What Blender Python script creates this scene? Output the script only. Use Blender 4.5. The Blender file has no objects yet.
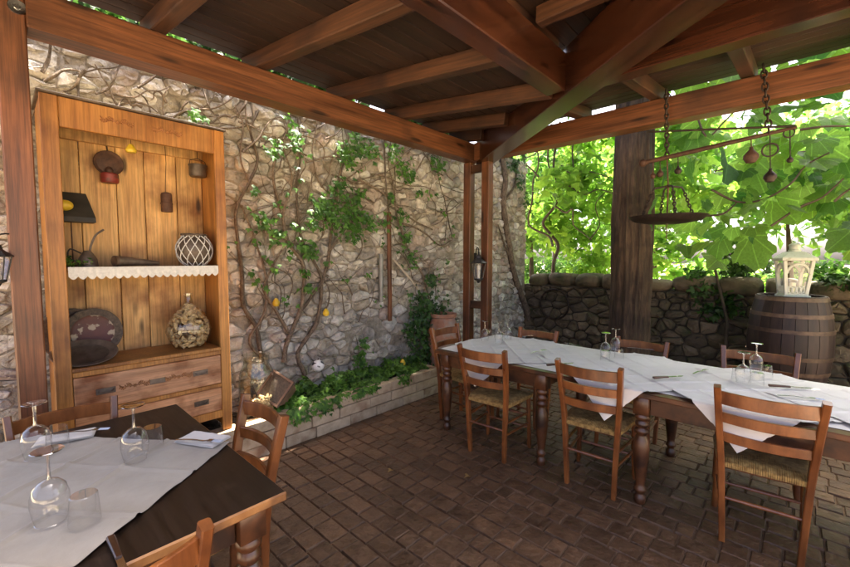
import bpy, bmesh, math, random
import numpy as np
from mathutils import Vector, Matrix, Quaternion, noise as mnoise
R = math.radians
random.seed(11)
SC = bpy.context.scene
COL = SC.collection

# ------------------------------------------------------------------ camera
CAMH, FPX = 1.55, 401.0
YAW, PITCH = R(43.03), math.atan(24.5 / FPX)
cam_d = bpy.data.cameras.new('camera'); cam = bpy.data.objects.new('camera', cam_d); COL.objects.link(cam)
cam.location = (0, 0, CAMH); cam.rotation_euler = (math.pi / 2 - PITCH, 0, YAW)
cam_d.sensor_width = 36; cam_d.lens = 36 * FPX / 850; cam_d.clip_start = 0.02; cam_d.clip_end = 600
SC.camera = cam
# ------------------------------------------------------------------ sky, sun, exposure
SUN_EL, SUN_AZ = R(69), R(-10)            # azimuth clockwise from +Y
w = bpy.data.worlds.new('World'); SC.world = w; w.use_nodes = True
nt = w.node_tree; nt.nodes.clear()
sky = nt.nodes.new('ShaderNodeTexSky'); sky.sky_type = 'NISHITA'; sky.sun_disc = False
sky.sun_elevation = SUN_EL; sky.sun_rotation = SUN_AZ; sky.air_density = .30; sky.dust_density = 6.0; sky.ozone_density = .2
bg = nt.nodes.new('ShaderNodeBackground'); bg.inputs['Strength'].default_value = 0.15
wo = nt.nodes.new('ShaderNodeOutputWorld')
nt.links.new(sky.outputs[0], bg.inputs[0]); nt.links.new(bg.outputs[0], wo.inputs[0])
sun_d = bpy.data.lights.new('sun', 'SUN'); sun_d.energy = 4.5; sun_d.angle = R(0.55); sun_d.color = (1.0, 0.90, 0.76)
sun = bpy.data.objects.new('sun', sun_d); COL.objects.link(sun)
sdir = Vector((math.sin(SUN_AZ) * math.cos(SUN_EL), math.cos(SUN_AZ) * math.cos(SUN_EL), math.sin(SUN_EL)))
sun.rotation_euler = sdir.to_track_quat('Z', 'Y').to_euler(); sun.location = sdir * 30
SC.view_settings.view_transform = 'Standard'; SC.view_settings.look = 'None'
SC.view_settings.exposure = 3.05; SC.view_settings.gamma = 1.0; SC.view_settings.use_curve_mapping = False
SC.render.engine = 'CYCLES'; SC.cycles.use_denoising = True
SC.cycles.max_bounces = 10; SC.cycles.diffuse_bounces = 6; SC.cycles.transparent_max_bounces = 24
SC.cycles.caustics_reflective = False; SC.cycles.caustics_refractive = False

# ------------------------------------------------------------------ measuring helper: pixel of the photo on a world plane -> world point
_F = Vector((-math.sin(YAW) * math.cos(PITCH), math.cos(YAW) * math.cos(PITCH), -math.sin(PITCH)))
_Rt = Vector((math.cos(YAW), math.sin(YAW), 0)); _U = _Rt.cross(_F)
def on(px, py, ax, v):
    d = _F * FPX + _Rt * (px - 425) + _U * (283.5 - py); o = Vector((0, 0, CAMH))
    return o + d * ((v - o[ax]) / d[ax])
def inview(p, m=0.02):
    d = Vector(p) - Vector((0, 0, CAMH)); z = d.dot(_F)
    return z > 0.1 and abs(d.dot(_Rt) / z) < 425 / FPX + m and abs(d.dot(_U) / z) < 283 / FPX + m

# ------------------------------------------------------------------ materials
def _n(t, k, **kw):
    n = t.nodes.new(k)
    for a, b in kw.items(): setattr(n, a, b)
    return n
def M(name, c1, c2, scale=(4, 4, 4), rough=.6, bump=.15, bscale=None, bdist=.004, metal=0, rnd=.25, detail=6, c3=None, c3scale=1.2, c3w=(.5, .65), island=False, spec=.5, coat=0, rv=.12, sheen=0, grain=None, knots=None, gl=.68):
    m = bpy.data.materials.new(name); m.use_nodes = True; t = m.node_tree; L = t.links.new
    b = t.nodes['Principled BSDF']
    tc = _n(t, 'ShaderNodeTexCoord'); oi = _n(t, 'ShaderNodeObjectInfo')
    rs = oi.outputs['Random']
    if island:
        ge = _n(t, 'ShaderNodeNewGeometry'); ad = _n(t, 'ShaderNodeMath', operation='ADD'); fr = _n(t, 'ShaderNodeMath', operation='FRACT')
        L(oi.outputs['Random'], ad.inputs[0]); L(ge.outputs['Random Per Island'], ad.inputs[1]); L(ad.outputs[0], fr.inputs[0]); rs = fr.outputs[0]
    mu = _n(t, 'ShaderNodeVectorMath', operation='SCALE'); mu.inputs[0].default_value = (37, 61, 23); L(rs, mu.inputs['Scale'])
    av = _n(t, 'ShaderNodeVectorMath', operation='ADD'); L(tc.outputs['Object'], av.inputs[0]); L(mu.outputs[0], av.inputs[1])
    mp = _n(t, 'ShaderNodeMapping'); mp.inputs['Scale'].default_value = scale; L(av.outputs[0], mp.inputs[0])
    nz = _n(t, 'ShaderNodeTexNoise'); nz.inputs['Scale'].default_value = 1; nz.inputs['Detail'].default_value = detail; nz.inputs['Roughness'].default_value = .62
    L(mp.outputs[0], nz.inputs['Vector'])
    rp = _n(t, 'ShaderNodeValToRGB'); rp.color_ramp.elements[0].position = .33; rp.color_ramp.elements[1].position = .68
    rp.color_ramp.elements[0].color = (*c1, 1); rp.color_ramp.elements[1].color = (*c2, 1); L(nz.outputs[0], rp.inputs[0])
    col = rp.outputs[0]
    if c3:
        n3 = _n(t, 'ShaderNodeTexNoise'); n3.inputs['Scale'].default_value = c3scale; n3.inputs['Detail'].default_value = 5; L(av.outputs[0], n3.inputs['Vector'])
        r3 = _n(t, 'ShaderNodeMapRange'); r3.inputs[1].default_value = c3w[0]; r3.inputs[2].default_value = c3w[1]; L(n3.outputs[0], r3.inputs[0])
        mx = _n(t, 'ShaderNodeMix', data_type='RGBA'); L(r3.outputs[0], mx.inputs[0]); L(col, mx.inputs[6]); mx.inputs[7].default_value = (*c3, 1); col = mx.outputs[2]
    if grain:      # fine dark streaks along the grain
        gm = _n(t, 'ShaderNodeMapping'); gm.inputs['Scale'].default_value = grain; L(av.outputs[0], gm.inputs[0])
        gn = _n(t, 'ShaderNodeTexNoise'); gn.inputs['Scale'].default_value = 1; gn.inputs['Detail'].default_value = 4; gn.inputs['Roughness'].default_value = .7; L(gm.outputs[0], gn.inputs['Vector'])
        gr_ = _n(t, 'ShaderNodeMapRange'); gr_.inputs[1].default_value = .36; gr_.inputs[2].default_value = .60; gr_.inputs[3].default_value = gl; gr_.inputs[4].default_value = 1.1; L(gn.outputs[0], gr_.inputs[0])
        mg = _n(t, 'ShaderNodeVectorMath', operation='SCALE'); L(col, mg.inputs[0]); L(gr_.outputs[0], mg.inputs['Scale']); col = mg.outputs[0]
    if knots:
        km = _n(t, 'ShaderNodeMapping'); km.inputs['Scale'].default_value = knots; L(av.outputs[0], km.inputs[0])
        kv = _n(t, 'ShaderNodeTexVoronoi'); kv.inputs['Scale'].default_value = 1; L(km.outputs[0], kv.inputs['Vector'])
        kr = _n(t, 'ShaderNodeMapRange'); kr.inputs[1].default_value = .09; kr.inputs[2].default_value = .20; kr.inputs[3].default_value = .22; kr.inputs[4].default_value = 1; L(kv.outputs['Distance'], kr.inputs[0])
        mk = _n(t, 'ShaderNodeVectorMath', operation='SCALE'); L(col, mk.inputs[0]); L(kr.outputs[0], mk.inputs['Scale']); col = mk.outputs[0]
    hs = _n(t, 'ShaderNodeHueSaturation'); mr = _n(t, 'ShaderNodeMapRange'); mr.inputs[3].default_value = 1 - rnd; mr.inputs[4].default_value = 1 + rnd
    L(rs, mr.inputs[0]); L(mr.outputs[0], hs.inputs['Value']); L(col, hs.inputs['Color']); L(hs.outputs[0], b.inputs['Base Color'])
    rr = _n(t, 'ShaderNodeMapRange'); rr.inputs[3].default_value = max(0, rough - rv); rr.inputs[4].default_value = min(1, rough + rv); L(nz.outputs[0], rr.inputs[0]); L(rr.outputs[0], b.inputs['Roughness'])
    b.inputs['Metallic'].default_value = metal; b.inputs['Specular IOR Level'].default_value = spec; b.inputs['Coat Weight'].default_value = coat
    b.inputs['Coat Roughness'].default_value = .25; b.inputs['Sheen Weight'].default_value = sheen
    if bump:
        nb = nz
        if bscale:
            nb = _n(t, 'ShaderNodeTexNoise'); nb.inputs['Scale'].default_value = bscale; nb.inputs['Detail'].default_value = 8; L(av.outputs[0], nb.inputs['Vector'])
        bp = _n(t, 'ShaderNodeBump'); bp.inputs['Strength'].default_value = bump; bp.inputs['Distance'].default_value = bdist
        L(nb.outputs[0], bp.inputs['Height']); L(bp.outputs[0], b.inputs['Normal'])
    return m
def leafmat(name, c1, c2, trans=.5, rough=.45, veins=False):
    m = bpy.data.materials.new(name); m.use_nodes = True; t = m.node_tree; L = t.links.new; t.nodes.clear()
    ge = _n(t, 'ShaderNodeNewGeometry'); oi = _n(t, 'ShaderNodeObjectInfo'); ad = _n(t, 'ShaderNodeMath', operation='ADD'); fr = _n(t, 'ShaderNodeMath', operation='FRACT')
    L(oi.outputs['Random'], ad.inputs[0]); L(ge.outputs['Random Per Island'], ad.inputs[1]); L(ad.outputs[0], fr.inputs[0])
    rp = _n(t, 'ShaderNodeValToRGB'); rp.color_ramp.elements[0].color = (*c1, 1); rp.color_ramp.elements[1].color = (*c2, 1); L(fr.outputs[0], rp.inputs[0])
    tc = _n(t, 'ShaderNodeTexCoord'); nz = _n(t, 'ShaderNodeTexNoise'); nz.inputs['Scale'].default_value = 22; L(tc.outputs['Object'], nz.inputs['Vector'])
    hs = _n(t, 'ShaderNodeHueSaturation'); mr = _n(t, 'ShaderNodeMapRange'); mr.inputs[3].default_value = .65; mr.inputs[4].default_value = 1.35; L(nz.outputs[0], mr.inputs[0]); L(mr.outputs[0], hs.inputs['Value']); L(rp.outputs[0], hs.inputs['Color'])
    if veins:      # pale veins fanning out from the stalk of a single leaf (leaf-local coordinates)
        sx = _n(t, 'ShaderNodeSeparateXYZ'); L(tc.outputs['Object'], sx.inputs[0])
        at2 = _n(t, 'ShaderNodeMath', operation='ARCTAN2'); L(sx.outputs[0], at2.inputs[0]); L(sx.outputs[1], at2.inputs[1])
        pp = _n(t, 'ShaderNodeMath', operation='PINGPONG'); pp.inputs[1].default_value = .31; L(at2.outputs[0], pp.inputs[0])
        ln = _n(t, 'ShaderNodeVectorMath', operation='LENGTH'); L(tc.outputs['Object'], ln.inputs[0])
        ml = _n(t, 'ShaderNodeMath', operation='MULTIPLY'); L(pp.outputs[0], ml.inputs[0]); L(ln.outputs['Value'], ml.inputs[1])
        vr = _n(t, 'ShaderNodeMapRange'); vr.inputs[1].default_value = .006; vr.inputs[2].default_value = .022; vr.inputs[3].default_value = 1.6; vr.inputs[4].default_value = 1.0; L(ml.outputs[0], vr.inputs[0])
        vm = _n(t, 'ShaderNodeMath', operation='MULTIPLY'); L(vr.outputs[0], vm.inputs[0]); L(mr.outputs[0], vm.inputs[1]); L(vm.outputs[0], hs.inputs['Value'])
    d = _n(t, 'ShaderNodeBsdfPrincipled'); d.inputs['Roughness'].default_value = rough; L(hs.outputs[0], d.inputs['Base Color'])
    h2 = _n(t, 'ShaderNodeHueSaturation'); h2.inputs['Hue'].default_value = .49; h2.inputs['Saturation'].default_value = 1.0; h2.inputs['Value'].default_value = 2.3; L(hs.outputs[0], h2.inputs['Color'])
    tr = _n(t, 'ShaderNodeBsdfTranslucent'); L(h2.outputs[0], tr.inputs[0])
    mx = _n(t, 'ShaderNodeMixShader'); mx.inputs[0].default_value = trans; L(d.outputs[0], mx.inputs[1]); L(tr.outputs[0], mx.inputs[2])
    o = _n(t, 'ShaderNodeOutputMaterial'); L(mx.outputs[0], o.inputs[0])
    return m
def glassmat(name, tint=(.97, .98, .98), edge=.5, rough=.02, base=.065):
    m = bpy.data.materials.new(name); m.use_nodes = True; t = m.node_tree; L = t.links.new; t.nodes.clear()
    lw = _n(t, 'ShaderNodeLayerWeight'); lw.inputs[0].default_value = .5
    pw = _n(t, 'ShaderNodeMath', operation='POWER'); pw.inputs[1].default_value = 2.3; L(lw.outputs['Facing'], pw.inputs[0])
    a = _n(t, 'ShaderNodeBsdfTransparent'); a.inputs[0].default_value = (*tint, 1)
    g = _n(t, 'ShaderNodeBsdfGlossy'); g.inputs['Roughness'].default_value = rough
    ad = _n(t, 'ShaderNodeMath', operation='ADD'); ad.inputs[1].default_value = base; ad.use_clamp = True; L(pw.outputs[0], ad.inputs[0])
    mx = _n(t, 'ShaderNodeMixShader'); L(ad.outputs[0], mx.inputs[0]); L(a.outputs[0], mx.inputs[1]); L(g.outputs[0], mx.inputs[2])
    o = _n(t, 'ShaderNodeOutputMaterial'); L(mx.outputs[0], o.inputs[0])
    return m
MT = {}
MT['beam'] = M('beam_wood', (.105, .036, .014), (.24, .088, .034), (1.1, 16, 16), .45, .3, rnd=.16, c3=(.055, .022, .012), c3scale=1.8, c3w=(.50, .72), grain=(2.2, 70, 70), knots=(1.8, 9, 9), gl=.55)
MT['beamdark'] = M('shaded_beam_wood', (.028, .009, .005), (.075, .023, .010), (1.1, 16, 16), .22, .10, rnd=.1, coat=.6, c3=(.022, .008, .005), c3scale=2.2, c3w=(.56, .72), grain=(2.2, 70, 70), knots=(1.8, 9, 9), gl=.6)  # darker copy of beam_wood, ceiling shade put into its colour
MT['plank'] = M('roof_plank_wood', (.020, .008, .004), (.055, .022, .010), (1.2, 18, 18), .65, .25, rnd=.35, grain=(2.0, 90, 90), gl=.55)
MT['rafter'] = M('rafter_wood', (.042, .016, .007), (.115, .045, .019), (1.1, 16, 16), .55, .3, rnd=.16, c3=(.035, .014, .008), c3scale=2, grain=(2.2, 70, 70), knots=(1.8, 9, 9), gl=.6)
MT['chair'] = M('chair_wood', (.12, .035, .0085), (.30, .102, .026), (14, 14, 4), .32, .1, rnd=.25, coat=.35, c3=(.075, .020, .006), c3scale=5, c3w=(.5, .75))
MT['chairp'] = M('chair_wood_pale', (.36, .15, .05), (.55, .26, .10), (9, 9, 3), .38, .12, rnd=.12, coat=.25)
MT['table'] = M('table_wood', (.05, .018, .007), (.14, .052, .019), (6, 14, 10), .36, .15, rnd=.15, coat=.3, c3=(.03, .012, .006), c3scale=6)
MT['tabletop'] = M('dark_table_top', (.011, .0065, .004), (.028, .016, .010), (4, 30, 30), .42, .12, spec=.3, rnd=.1, rv=.22, grain=(4, 110, 110), c3=(.035, .021, .013), c3scale=9, c3w=(.62, .72))
MT['tabedge'] = M('table_edge_wood', (.30, .13, .04), (.48, .23, .075), (3, 12, 12), .45, .15, rnd=.1, c3=(.12, .05, .02), c3scale=6)
MT['rush'] = None
MT['cab'] = M('cabinet_wood', (.36, .14, .029), (.55, .25, .062), (14, 14, 1.4), .45, .18, rnd=.14, c3=(.17, .055, .013), c3scale=3.0, c3w=(.50, .75), grain=(80, 80, 3))
MT['cabback'] = M('cabinet_back_wood', (.56, .30, .092), (.78, .48, .185), (16, 16, 1.3), .6, .25, rnd=.16, c3=(.25, .10, .028), c3scale=3.2, c3w=(.50, .70), grain=(80, 80, 3), knots=(9, 9, 2.4))
MT['drawer'] = M('drawer_wood', (.47, .215, .10), (.68, .37, .20), (10, 1.6, 12), .40, .12, rnd=.1, c3=(.27, .09, .03), c3scale=5, grain=(60, 3, 70))
MT['carve'] = M('carved_ornament_wood', (.24, .09, .03), (.40, .18, .065), (30, 30, 30), .5, .1)
MT['iron'] = M('old_iron', (.022, .016, .013), (.065, .042, .03), (30, 30, 30), .55, .3, metal=.6, rnd=.2)
MT['rust'] = M('rusty_iron', (.055, .026, .016), (.14, .066, .038), (22, 22, 22), .7, .35, metal=.25, rnd=.2)
MT['black'] = M('black_metal', (.012, .012, .012), (.03, .028, .026), (20, 20, 20), .4, .1, rnd=.1)
MT['steel'] = M('steel', (.45, .45, .45), (.62, .62, .6), (20, 20, 20), .22, .03, metal=1, rnd=.05)
MT['white'] = M('white_paint', (.72, .70, .66), (.82, .81, .78), (12, 12, 12), .55, .15, rnd=.04, c3=(.5, .47, .42), c3scale=14, c3w=(.6, .75))
MT['cloth'] = M('white_cloth', (.68, .64, .59), (.76, .725, .67), (5, 5, 5), .85, .45, bscale=7, bdist=.025, rnd=.05, sheen=.2)
MT['lcloth'] = M('linen_cloth', (.33, .285, .225), (.41, .36, .29), (5, 5, 5), .85, .45, bscale=5, bdist=.03, rnd=.04, sheen=.2)  # off-white linen, the dimmer light there put into a darker colour
MT['lace'] = M('lace', (.62, .60, .55), (.78, .76, .70), (60, 60, 60), .9, .4, rnd=.02)
MT['mortar'] = M('lime_mortar', (.17, .142, .11), (.42, .37, .30), (10, 10, 10), .95, 1.0, bscale=26, bdist=.04, rnd=0, c3=(.46, .42, .36), c3scale=2.0, c3w=(.5, .68))
_st = [((.47, .435, .385), (.70, .665, .605), (.29, .25, .20)), ((.37, .34, .295), (.58, .545, .485), (.22, .19, .15)), ((.29, .235, .195), (.50, .42, .36), (.42, .39, .34)), ((.50, .475, .435), (.74, .72, .675), (.30, .27, .23)), ((.24, .215, .185), (.42, .385, .34), (.50, .465, .41)), ((.34, .295, .23), (.56, .505, .42), (.20, .165, .12))]
for i, (a, b_, c) in enumerate(_st): MT['stone%d' % i] = M('wall_stone_%s' % 'abcdef'[i], a, b_, (14, 14, 14), .92, 1.0, bscale=22, bdist=.035, rnd=.2, c3=c, c3scale=5, c3w=(.5, .68), island=True)
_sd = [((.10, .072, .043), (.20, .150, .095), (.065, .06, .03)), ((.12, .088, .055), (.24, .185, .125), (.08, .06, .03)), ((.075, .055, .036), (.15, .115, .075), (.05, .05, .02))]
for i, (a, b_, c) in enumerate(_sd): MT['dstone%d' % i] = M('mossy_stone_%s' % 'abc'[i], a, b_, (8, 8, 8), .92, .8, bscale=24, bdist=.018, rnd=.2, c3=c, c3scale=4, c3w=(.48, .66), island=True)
MT['block'] = M('tufa_block', (.47, .345, .215), (.64, .50, .335), (10, 10, 10), .92, .8, bscale=40, bdist=.012, rnd=.14, c3=(.29, .165, .09), c3scale=4.5, c3w=(.53, .68))
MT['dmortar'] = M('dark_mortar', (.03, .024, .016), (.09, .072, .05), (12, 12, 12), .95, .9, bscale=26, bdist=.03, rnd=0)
MT['soil'] = M('soil', (.03, .02, .013), (.07, .05, .03), (20, 20, 20), .95, .8, bscale=30, bdist=.03)
MT['paver'] = M('brown_paver', (.074, .038, .020), (.158, .088, .047), (13, 13, 13), .5, .8, bscale=30, bdist=.016, rnd=.28, c3=(.16, .085, .042), c3scale=6, c3w=(.5, .72), island=True, rv=.2, spec=.4)
MT['sand'] = M('paver_joint', (.11, .066, .038), (.22, .14, .085), (30, 30, 30), .95, .6, rnd=0)
MT['ground'] = M('pale_gravel_ground', (.36, .28, .19), (.52, .42, .30), (2, 2, 2), .95, .4, bscale=20, bdist=.02, rnd=0, c3=(.12, .16, .05), c3scale=.25, c3w=(.5, .62))
MT['bark'] = M('tree_bark', (.035, .021, .013), (.13, .082, .05), (20, 20, 2.6), .92, 1.0, bdist=.05, rnd=.05, c3=(.05, .032, .02), c3scale=4, grain=(45, 45, 5))
MT['vine'] = M('dry_vine_bark', (.085, .06, .042), (.26, .20, .145), (26, 26, 12), .92, 1.0, bdist=.014, rnd=.35, grain=(90, 90, 60), gl=.5)
MT['vinedark'] = M('dark_vine_bark', (.05, .035, .025), (.12, .085, .06), (22, 22, 8), .9, .6, bdist=.006, rnd=.2)
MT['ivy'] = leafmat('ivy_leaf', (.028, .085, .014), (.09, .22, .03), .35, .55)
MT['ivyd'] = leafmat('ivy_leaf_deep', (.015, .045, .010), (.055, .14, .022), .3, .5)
MT['fig'] = leafmat('broad_leaf', (.055, .14, .02), (.14, .27, .045), .66, .5)
MT['figv'] = leafmat('broad_leaf_veined', (.03, .095, .018), (.17, .30, .05), .66, .5, True)
MT['tree'] = leafmat('tree_leaf', (.035, .11, .015), (.11, .23, .035), .5, .55)
MT['sunleaf'] = leafmat('sunny_vine_leaf', (.06, .15, .016), (.14, .26, .035), .62, .55)
MT['cover'] = leafmat('ivy_cover_leaf', (.028, .085, .014), (.15, .30, .04), .4, .5)
MT['dark'] = leafmat('dark_leaf', (.02, .055, .012), (.06, .13, .022), .35, .5)
MT['glass'] = glassmat('clear_glass', (.985, .985, .985)); MT['thickglass'] = glassmat('thick_glass', (.93, .94, .94), base=.22); MT['jar'] = glassmat('jar_glass', (.93, .95, .90), .45, base=.08)
MT['cork'] = M('cork', (.50, .34, .18), (.74, .56, .34), (40, 40, 40), .85, .4, rnd=.2, island=True)
MT['terra'] = M('terracotta', (.30, .13, .07), (.46, .23, .14), (10, 10, 10), .85, .3, bscale=50, rnd=.12, c3=(.34, .28, .22), c3scale=6)
MT['woodpot'] = M('weathered_pot_wood', (.15, .085, .055), (.29, .18, .12), (12, 12, 4), .7, .3, rnd=.1)
MT['yellow'] = M('yellow_rind', (.62, .40, .02), (.78, .55, .05), (14, 14, 14), .45, .3, bscale=90, bdist=.002)
MT['red'] = M('old_red_paint', (.22, .025, .018), (.32, .05, .035), (25, 25, 25), .5, .2, c3=(.10, .04, .03), c3scale=20)
MT['pewter'] = M('dull_pewter', (.10, .075, .055), (.22, .17, .13), (15, 15, 15), .5, .2, metal=.5)
MT['dish'] = M('brown_painted_dish', (.09, .022, .013), (.15, .04, .024), (10, 10, 10), .5, .05, c3=(.52, .42, .30), c3scale=13, c3w=(.53, .57))
MT['wicker'] = M('dark_wicker', (.06, .045, .032), (.15, .11, .08), (60, 60, 60), .8, .6, rnd=.1)
MT['slate'] = M('dark_box_wood', (.035, .032, .024), (.075, .065, .048), (12, 12, 12), .6, .2)
MT['stave'] = M('barrel_stave', (.03, .017, .012), (.075, .044, .032), (14, 14, 2), .55, .25, rnd=.2)
MT['hoop'] = M('barrel_hoop', (.09, .055, .035), (.20, .125, .08), (15, 15, 15), .5, .2, metal=.3)
MT['flower'] = leafmat('purple_petal', (.16, .10, .30), (.30, .20, .45), .4, .6)
MT['candle'] = M('lamp_tube', (.75, .70, .55), (.8, .76, .62), rough=.5, bump=0)
MT['drop'] = leafmat('dry_leaf', (.20, .12, .04), (.32, .22, .08), .3, .6)
MT['milk'] = M('frosted_lamp_glass', (.70, .68, .62), (.76, .74, .68), rough=.35, bump=0, rnd=0)
MT['black_rubber'] = MT['black']
def rushmat():
    m = bpy.data.materials.new('woven_rush'); m.use_nodes = True; t = m.node_tree; L = t.links.new; b = t.nodes['Principled BSDF']
    tc = _n(t, 'ShaderNodeTexCoord'); sp = _n(t, 'ShaderNodeSeparateXYZ'); L(tc.outputs['Object'], sp.inputs[0])
    ax = _n(t, 'ShaderNodeMath', operation='ABSOLUTE'); ay = _n(t, 'ShaderNodeMath', operation='ABSOLUTE'); L(sp.outputs[0], ax.inputs[0]); L(sp.outputs[1], ay.inputs[0])
    mn = _n(t, 'ShaderNodeMath', operation='MINIMUM'); L(ax.outputs[0], mn.inputs[0]); L(ay.outputs[0], mn.inputs[1])
    sc = _n(t, 'ShaderNodeMath', operation='MULTIPLY'); sc.inputs[1].default_value = 2 * math.pi / .0085; L(mn.outputs[0], sc.inputs[0])
    si = _n(t, 'ShaderNodeMath', operation='SINE'); L(sc.outputs[0], si.inputs[0])
    nz = _n(t, 'ShaderNodeTexNoise'); nz.inputs['Scale'].default_value = 40; L(tc.outputs['Object'], nz.inputs['Vector'])
    rp = _n(t, 'ShaderNodeValToRGB'); rp.color_ramp.elements[0].color = (.26, .145, .04, 1); rp.color_ramp.elements[1].color = (.58, .38, .13, 1); rp.color_ramp.elements[0].position = .3; rp.color_ramp.elements[1].position = .7
    L(nz.outputs[0], rp.inputs[0]); L(rp.outputs[0], b.inputs['Base Color']); b.inputs['Roughness'].default_value = .7
    bp = _n(t, 'ShaderNodeBump'); bp.inputs['Distance'].default_value = .004; bp.inputs['Strength'].default_value = .9; L(si.outputs[0], bp.inputs['Height']); L(bp.outputs[0], b.inputs['Normal'])
    return m
MT['rush'] = rushmat()

# ------------------------------------------------------------------ mesh helpers
class MB:
    def __init__(s): s.v = []; s.f = []; s.m = []
    def add(s, vs, fs, mi=0):
        o = len(s.v); s.v += [tuple(p) for p in vs]; s.f += [tuple(i + o for i in f) for f in fs]; s.m += [mi] * len(fs); return s
    def box(s, c, sz, mat=None, mi=0):
        x, y, z = [k / 2 for k in sz]; vs = [Vector((a, b, d)) for a in (-x, x) for b in (-y, y) for d in (-z, z)]
        if mat: vs = [mat @ p for p in vs]
        c = Vector(c); vs = [p + c for p in vs]
        return s.add(vs, [(0, 1, 3, 2), (4, 6, 7, 5), (0, 4, 5, 1), (2, 3, 7, 6), (0, 2, 6, 4), (1, 5, 7, 3)], mi)
    def cbox(s, c, sz, b=.004, mat=None, mi=0):
        """box with chamfered edges"""
        bm = bmesh.new(); bmesh.ops.create_cube(bm, size=1)
        for q in bm.verts: q.co = Vector((q.co.x * sz[0], q.co.y * sz[1], q.co.z * sz[2]))
        bmesh.ops.bevel(bm, geom=bm.edges[:], offset=min(b, min(sz) * .45), segments=1, affect='EDGES')
        c = Vector(c); vs = [((mat @ q.co) if mat else q.co) + c for q in bm.verts]; bm.verts.index_update()
        fs = [[q.index for q in f.verts] for f in bm.faces]; bm.free(); return s.add(vs, fs, mi)
    def sweep(s, pts, sec, up=(0, 0, 1), cap=True, scales=None, mi=0, closed=False):
        pts = [Vector(p) for p in pts]; up = Vector(up); n = len(sec); vs = []
        for i, p in enumerate(pts):
            if closed: t = pts[(i + 1) % len(pts)] - pts[i - 1]
            else: t = pts[min(i + 1, len(pts) - 1)] - pts[max(i - 1, 0)]
            t.normalize(); u = up if abs(t.dot(up)) < .97 else Vector((0, 1, 0)) if abs(t.y) < .9 else Vector((1, 0, 0))
            a = t.cross(u).normalized(); b = a.cross(t); k = scales[i] if scales else 1
            vs += [p + a * (q[0] * k) + b * (q[1] * k) for q in sec]
        fs = []
        for i in range(len(pts) - (0 if closed else 1)):
            j = (i + 1) % len(pts)
            fs += [(i * n + q, i * n + (q + 1) % n, j * n + (q + 1) % n, j * n + q) for q in range(n)]
        if cap and not closed: fs += [tuple(range(n))[::-1], tuple((len(pts) - 1) * n + q for q in range(n))]
        return s.add(vs, fs, mi)
    def tube(s, pts, r, n=8, cap=True, mi=0, closed=False):
        rr = r if isinstance(r, (list, tuple)) else [r] * len(pts)
        pts = [Vector(p) for p in pts]; m = len(pts); vs = []; a = None
        for i, p in enumerate(pts):
            t = (pts[(i + 1) % m] - pts[i - 1]) if closed else pts[min(i + 1, m - 1)] - pts[max(i - 1, 0)]
            t.normalize(); a = t.orthogonal() if a is None else a - t * a.dot(t)
            if a.length < 1e-5: a = t.orthogonal()
            a.normalize(); b = t.cross(a)
            vs += [p + (a * math.cos(2 * math.pi * q / n) + b * math.sin(2 * math.pi * q / n)) * rr[i] for q in range(n)]
        fs = []
        for i in range(m - (0 if closed else 1)):
            j = (i + 1) % m; fs += [(i * n + q, i * n + (q + 1) % n, j * n + (q + 1) % n, j * n + q) for q in range(n)]
        if cap and not closed: fs += [tuple(range(n))[::-1], tuple((m - 1) * n + q for q in range(n))]
        return s.add(vs, fs, mi)
    def lathe(s, prof, c=(0, 0, 0), n=20, mat=None, mi=0, capt=True):
        c = Vector(c); vs = []
        for r, z in prof:
            for q in range(n):
                a = 2 * math.pi * q / n; p = Vector((r * math.cos(a), r * math.sin(a), z)); vs.append((mat @ p if mat else p) + c)
        fs = [(i * n + q, i * n + (q + 1) % n, (i + 1) * n + (q + 1) % n, (i + 1) * n + q) for i in range(len(prof) - 1) for q in range(n)]
        if capt:
            if prof[0][0] > 1e-4: fs.append(tuple(range(n))[::-1])
            if prof[-1][0] > 1e-4: fs.append(tuple((len(prof) - 1) * n + q for q in range(n)))
        return s.add(vs, fs, mi)
    def sphere(s, c, r, n=12, m=8, mi=0, sc=(1, 1, 1), jit=0):
        pr = [(max(1e-5, math.sin(math.pi * i / m)), -math.cos(math.pi * i / m)) for i in range(m + 1)]
        mat = Matrix.Diagonal((r * sc[0], r * sc[1], r * sc[2])); return s.lathe(pr, c, n, mat, mi)
    def mesh(s, name, smooth=True):
        me = bpy.data.meshes.new(name); me.from_pydata(s.v, [], s.f)
        if any(s.m): me.polygons.foreach_set('material_index', s.m)
        if smooth: me.polygons.foreach_set('use_smooth', [True] * len(me.polygons))
        me.update(); return me
    def build(s, name, mat, parent=None, smooth=True, loc=(0, 0, 0), sharp=None):
        me = s.mesh(name, smooth)
        for q in (mat if isinstance(mat, (list, tuple)) else [mat]): me.materials.append(q)
        if smooth: me.set_sharp_from_angle(angle=R(sharp or 38))
        return obj(name, me, parent, loc)
def obj(name, me, parent=None, loc=(0, 0, 0), rot=None):
    o = bpy.data.objects.new(name, me); COL.objects.link(o); o.location = loc
    if rot is not None: o.rotation_euler = rot
    if parent: o.parent = parent
    return o
def tag(o, label=None, cat=None, group=None, kind=None):
    if label: o['label'] = label
    if cat: o['category'] = cat
    if group: o['group'] = group
    if kind: o['kind'] = kind
    return o
def thing(name, label, cat, loc=(0, 0, 0), rz=0, group=None):
    return tag(obj(name, None, None, loc, (0, 0, rz)), label, cat, group)
def copy_tree(o, parent=None):
    c = o.copy(); COL.objects.link(c); c.parent = parent
    for ch in [q for q in bpy.data.objects if q.parent == o]: copy_tree(ch, c)
    return c
_bx = {}
def bboxmesh(sz, bev, mat, name='block'):
    k = (tuple(round(q, 4) for q in sz), bev, mat.name, name)
    if k not in _bx:
        me = MB().cbox((0, 0, 0), sz, bev).mesh(name, False); me.materials.append(mat); _bx[k] = me
    return _bx[k]
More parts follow.
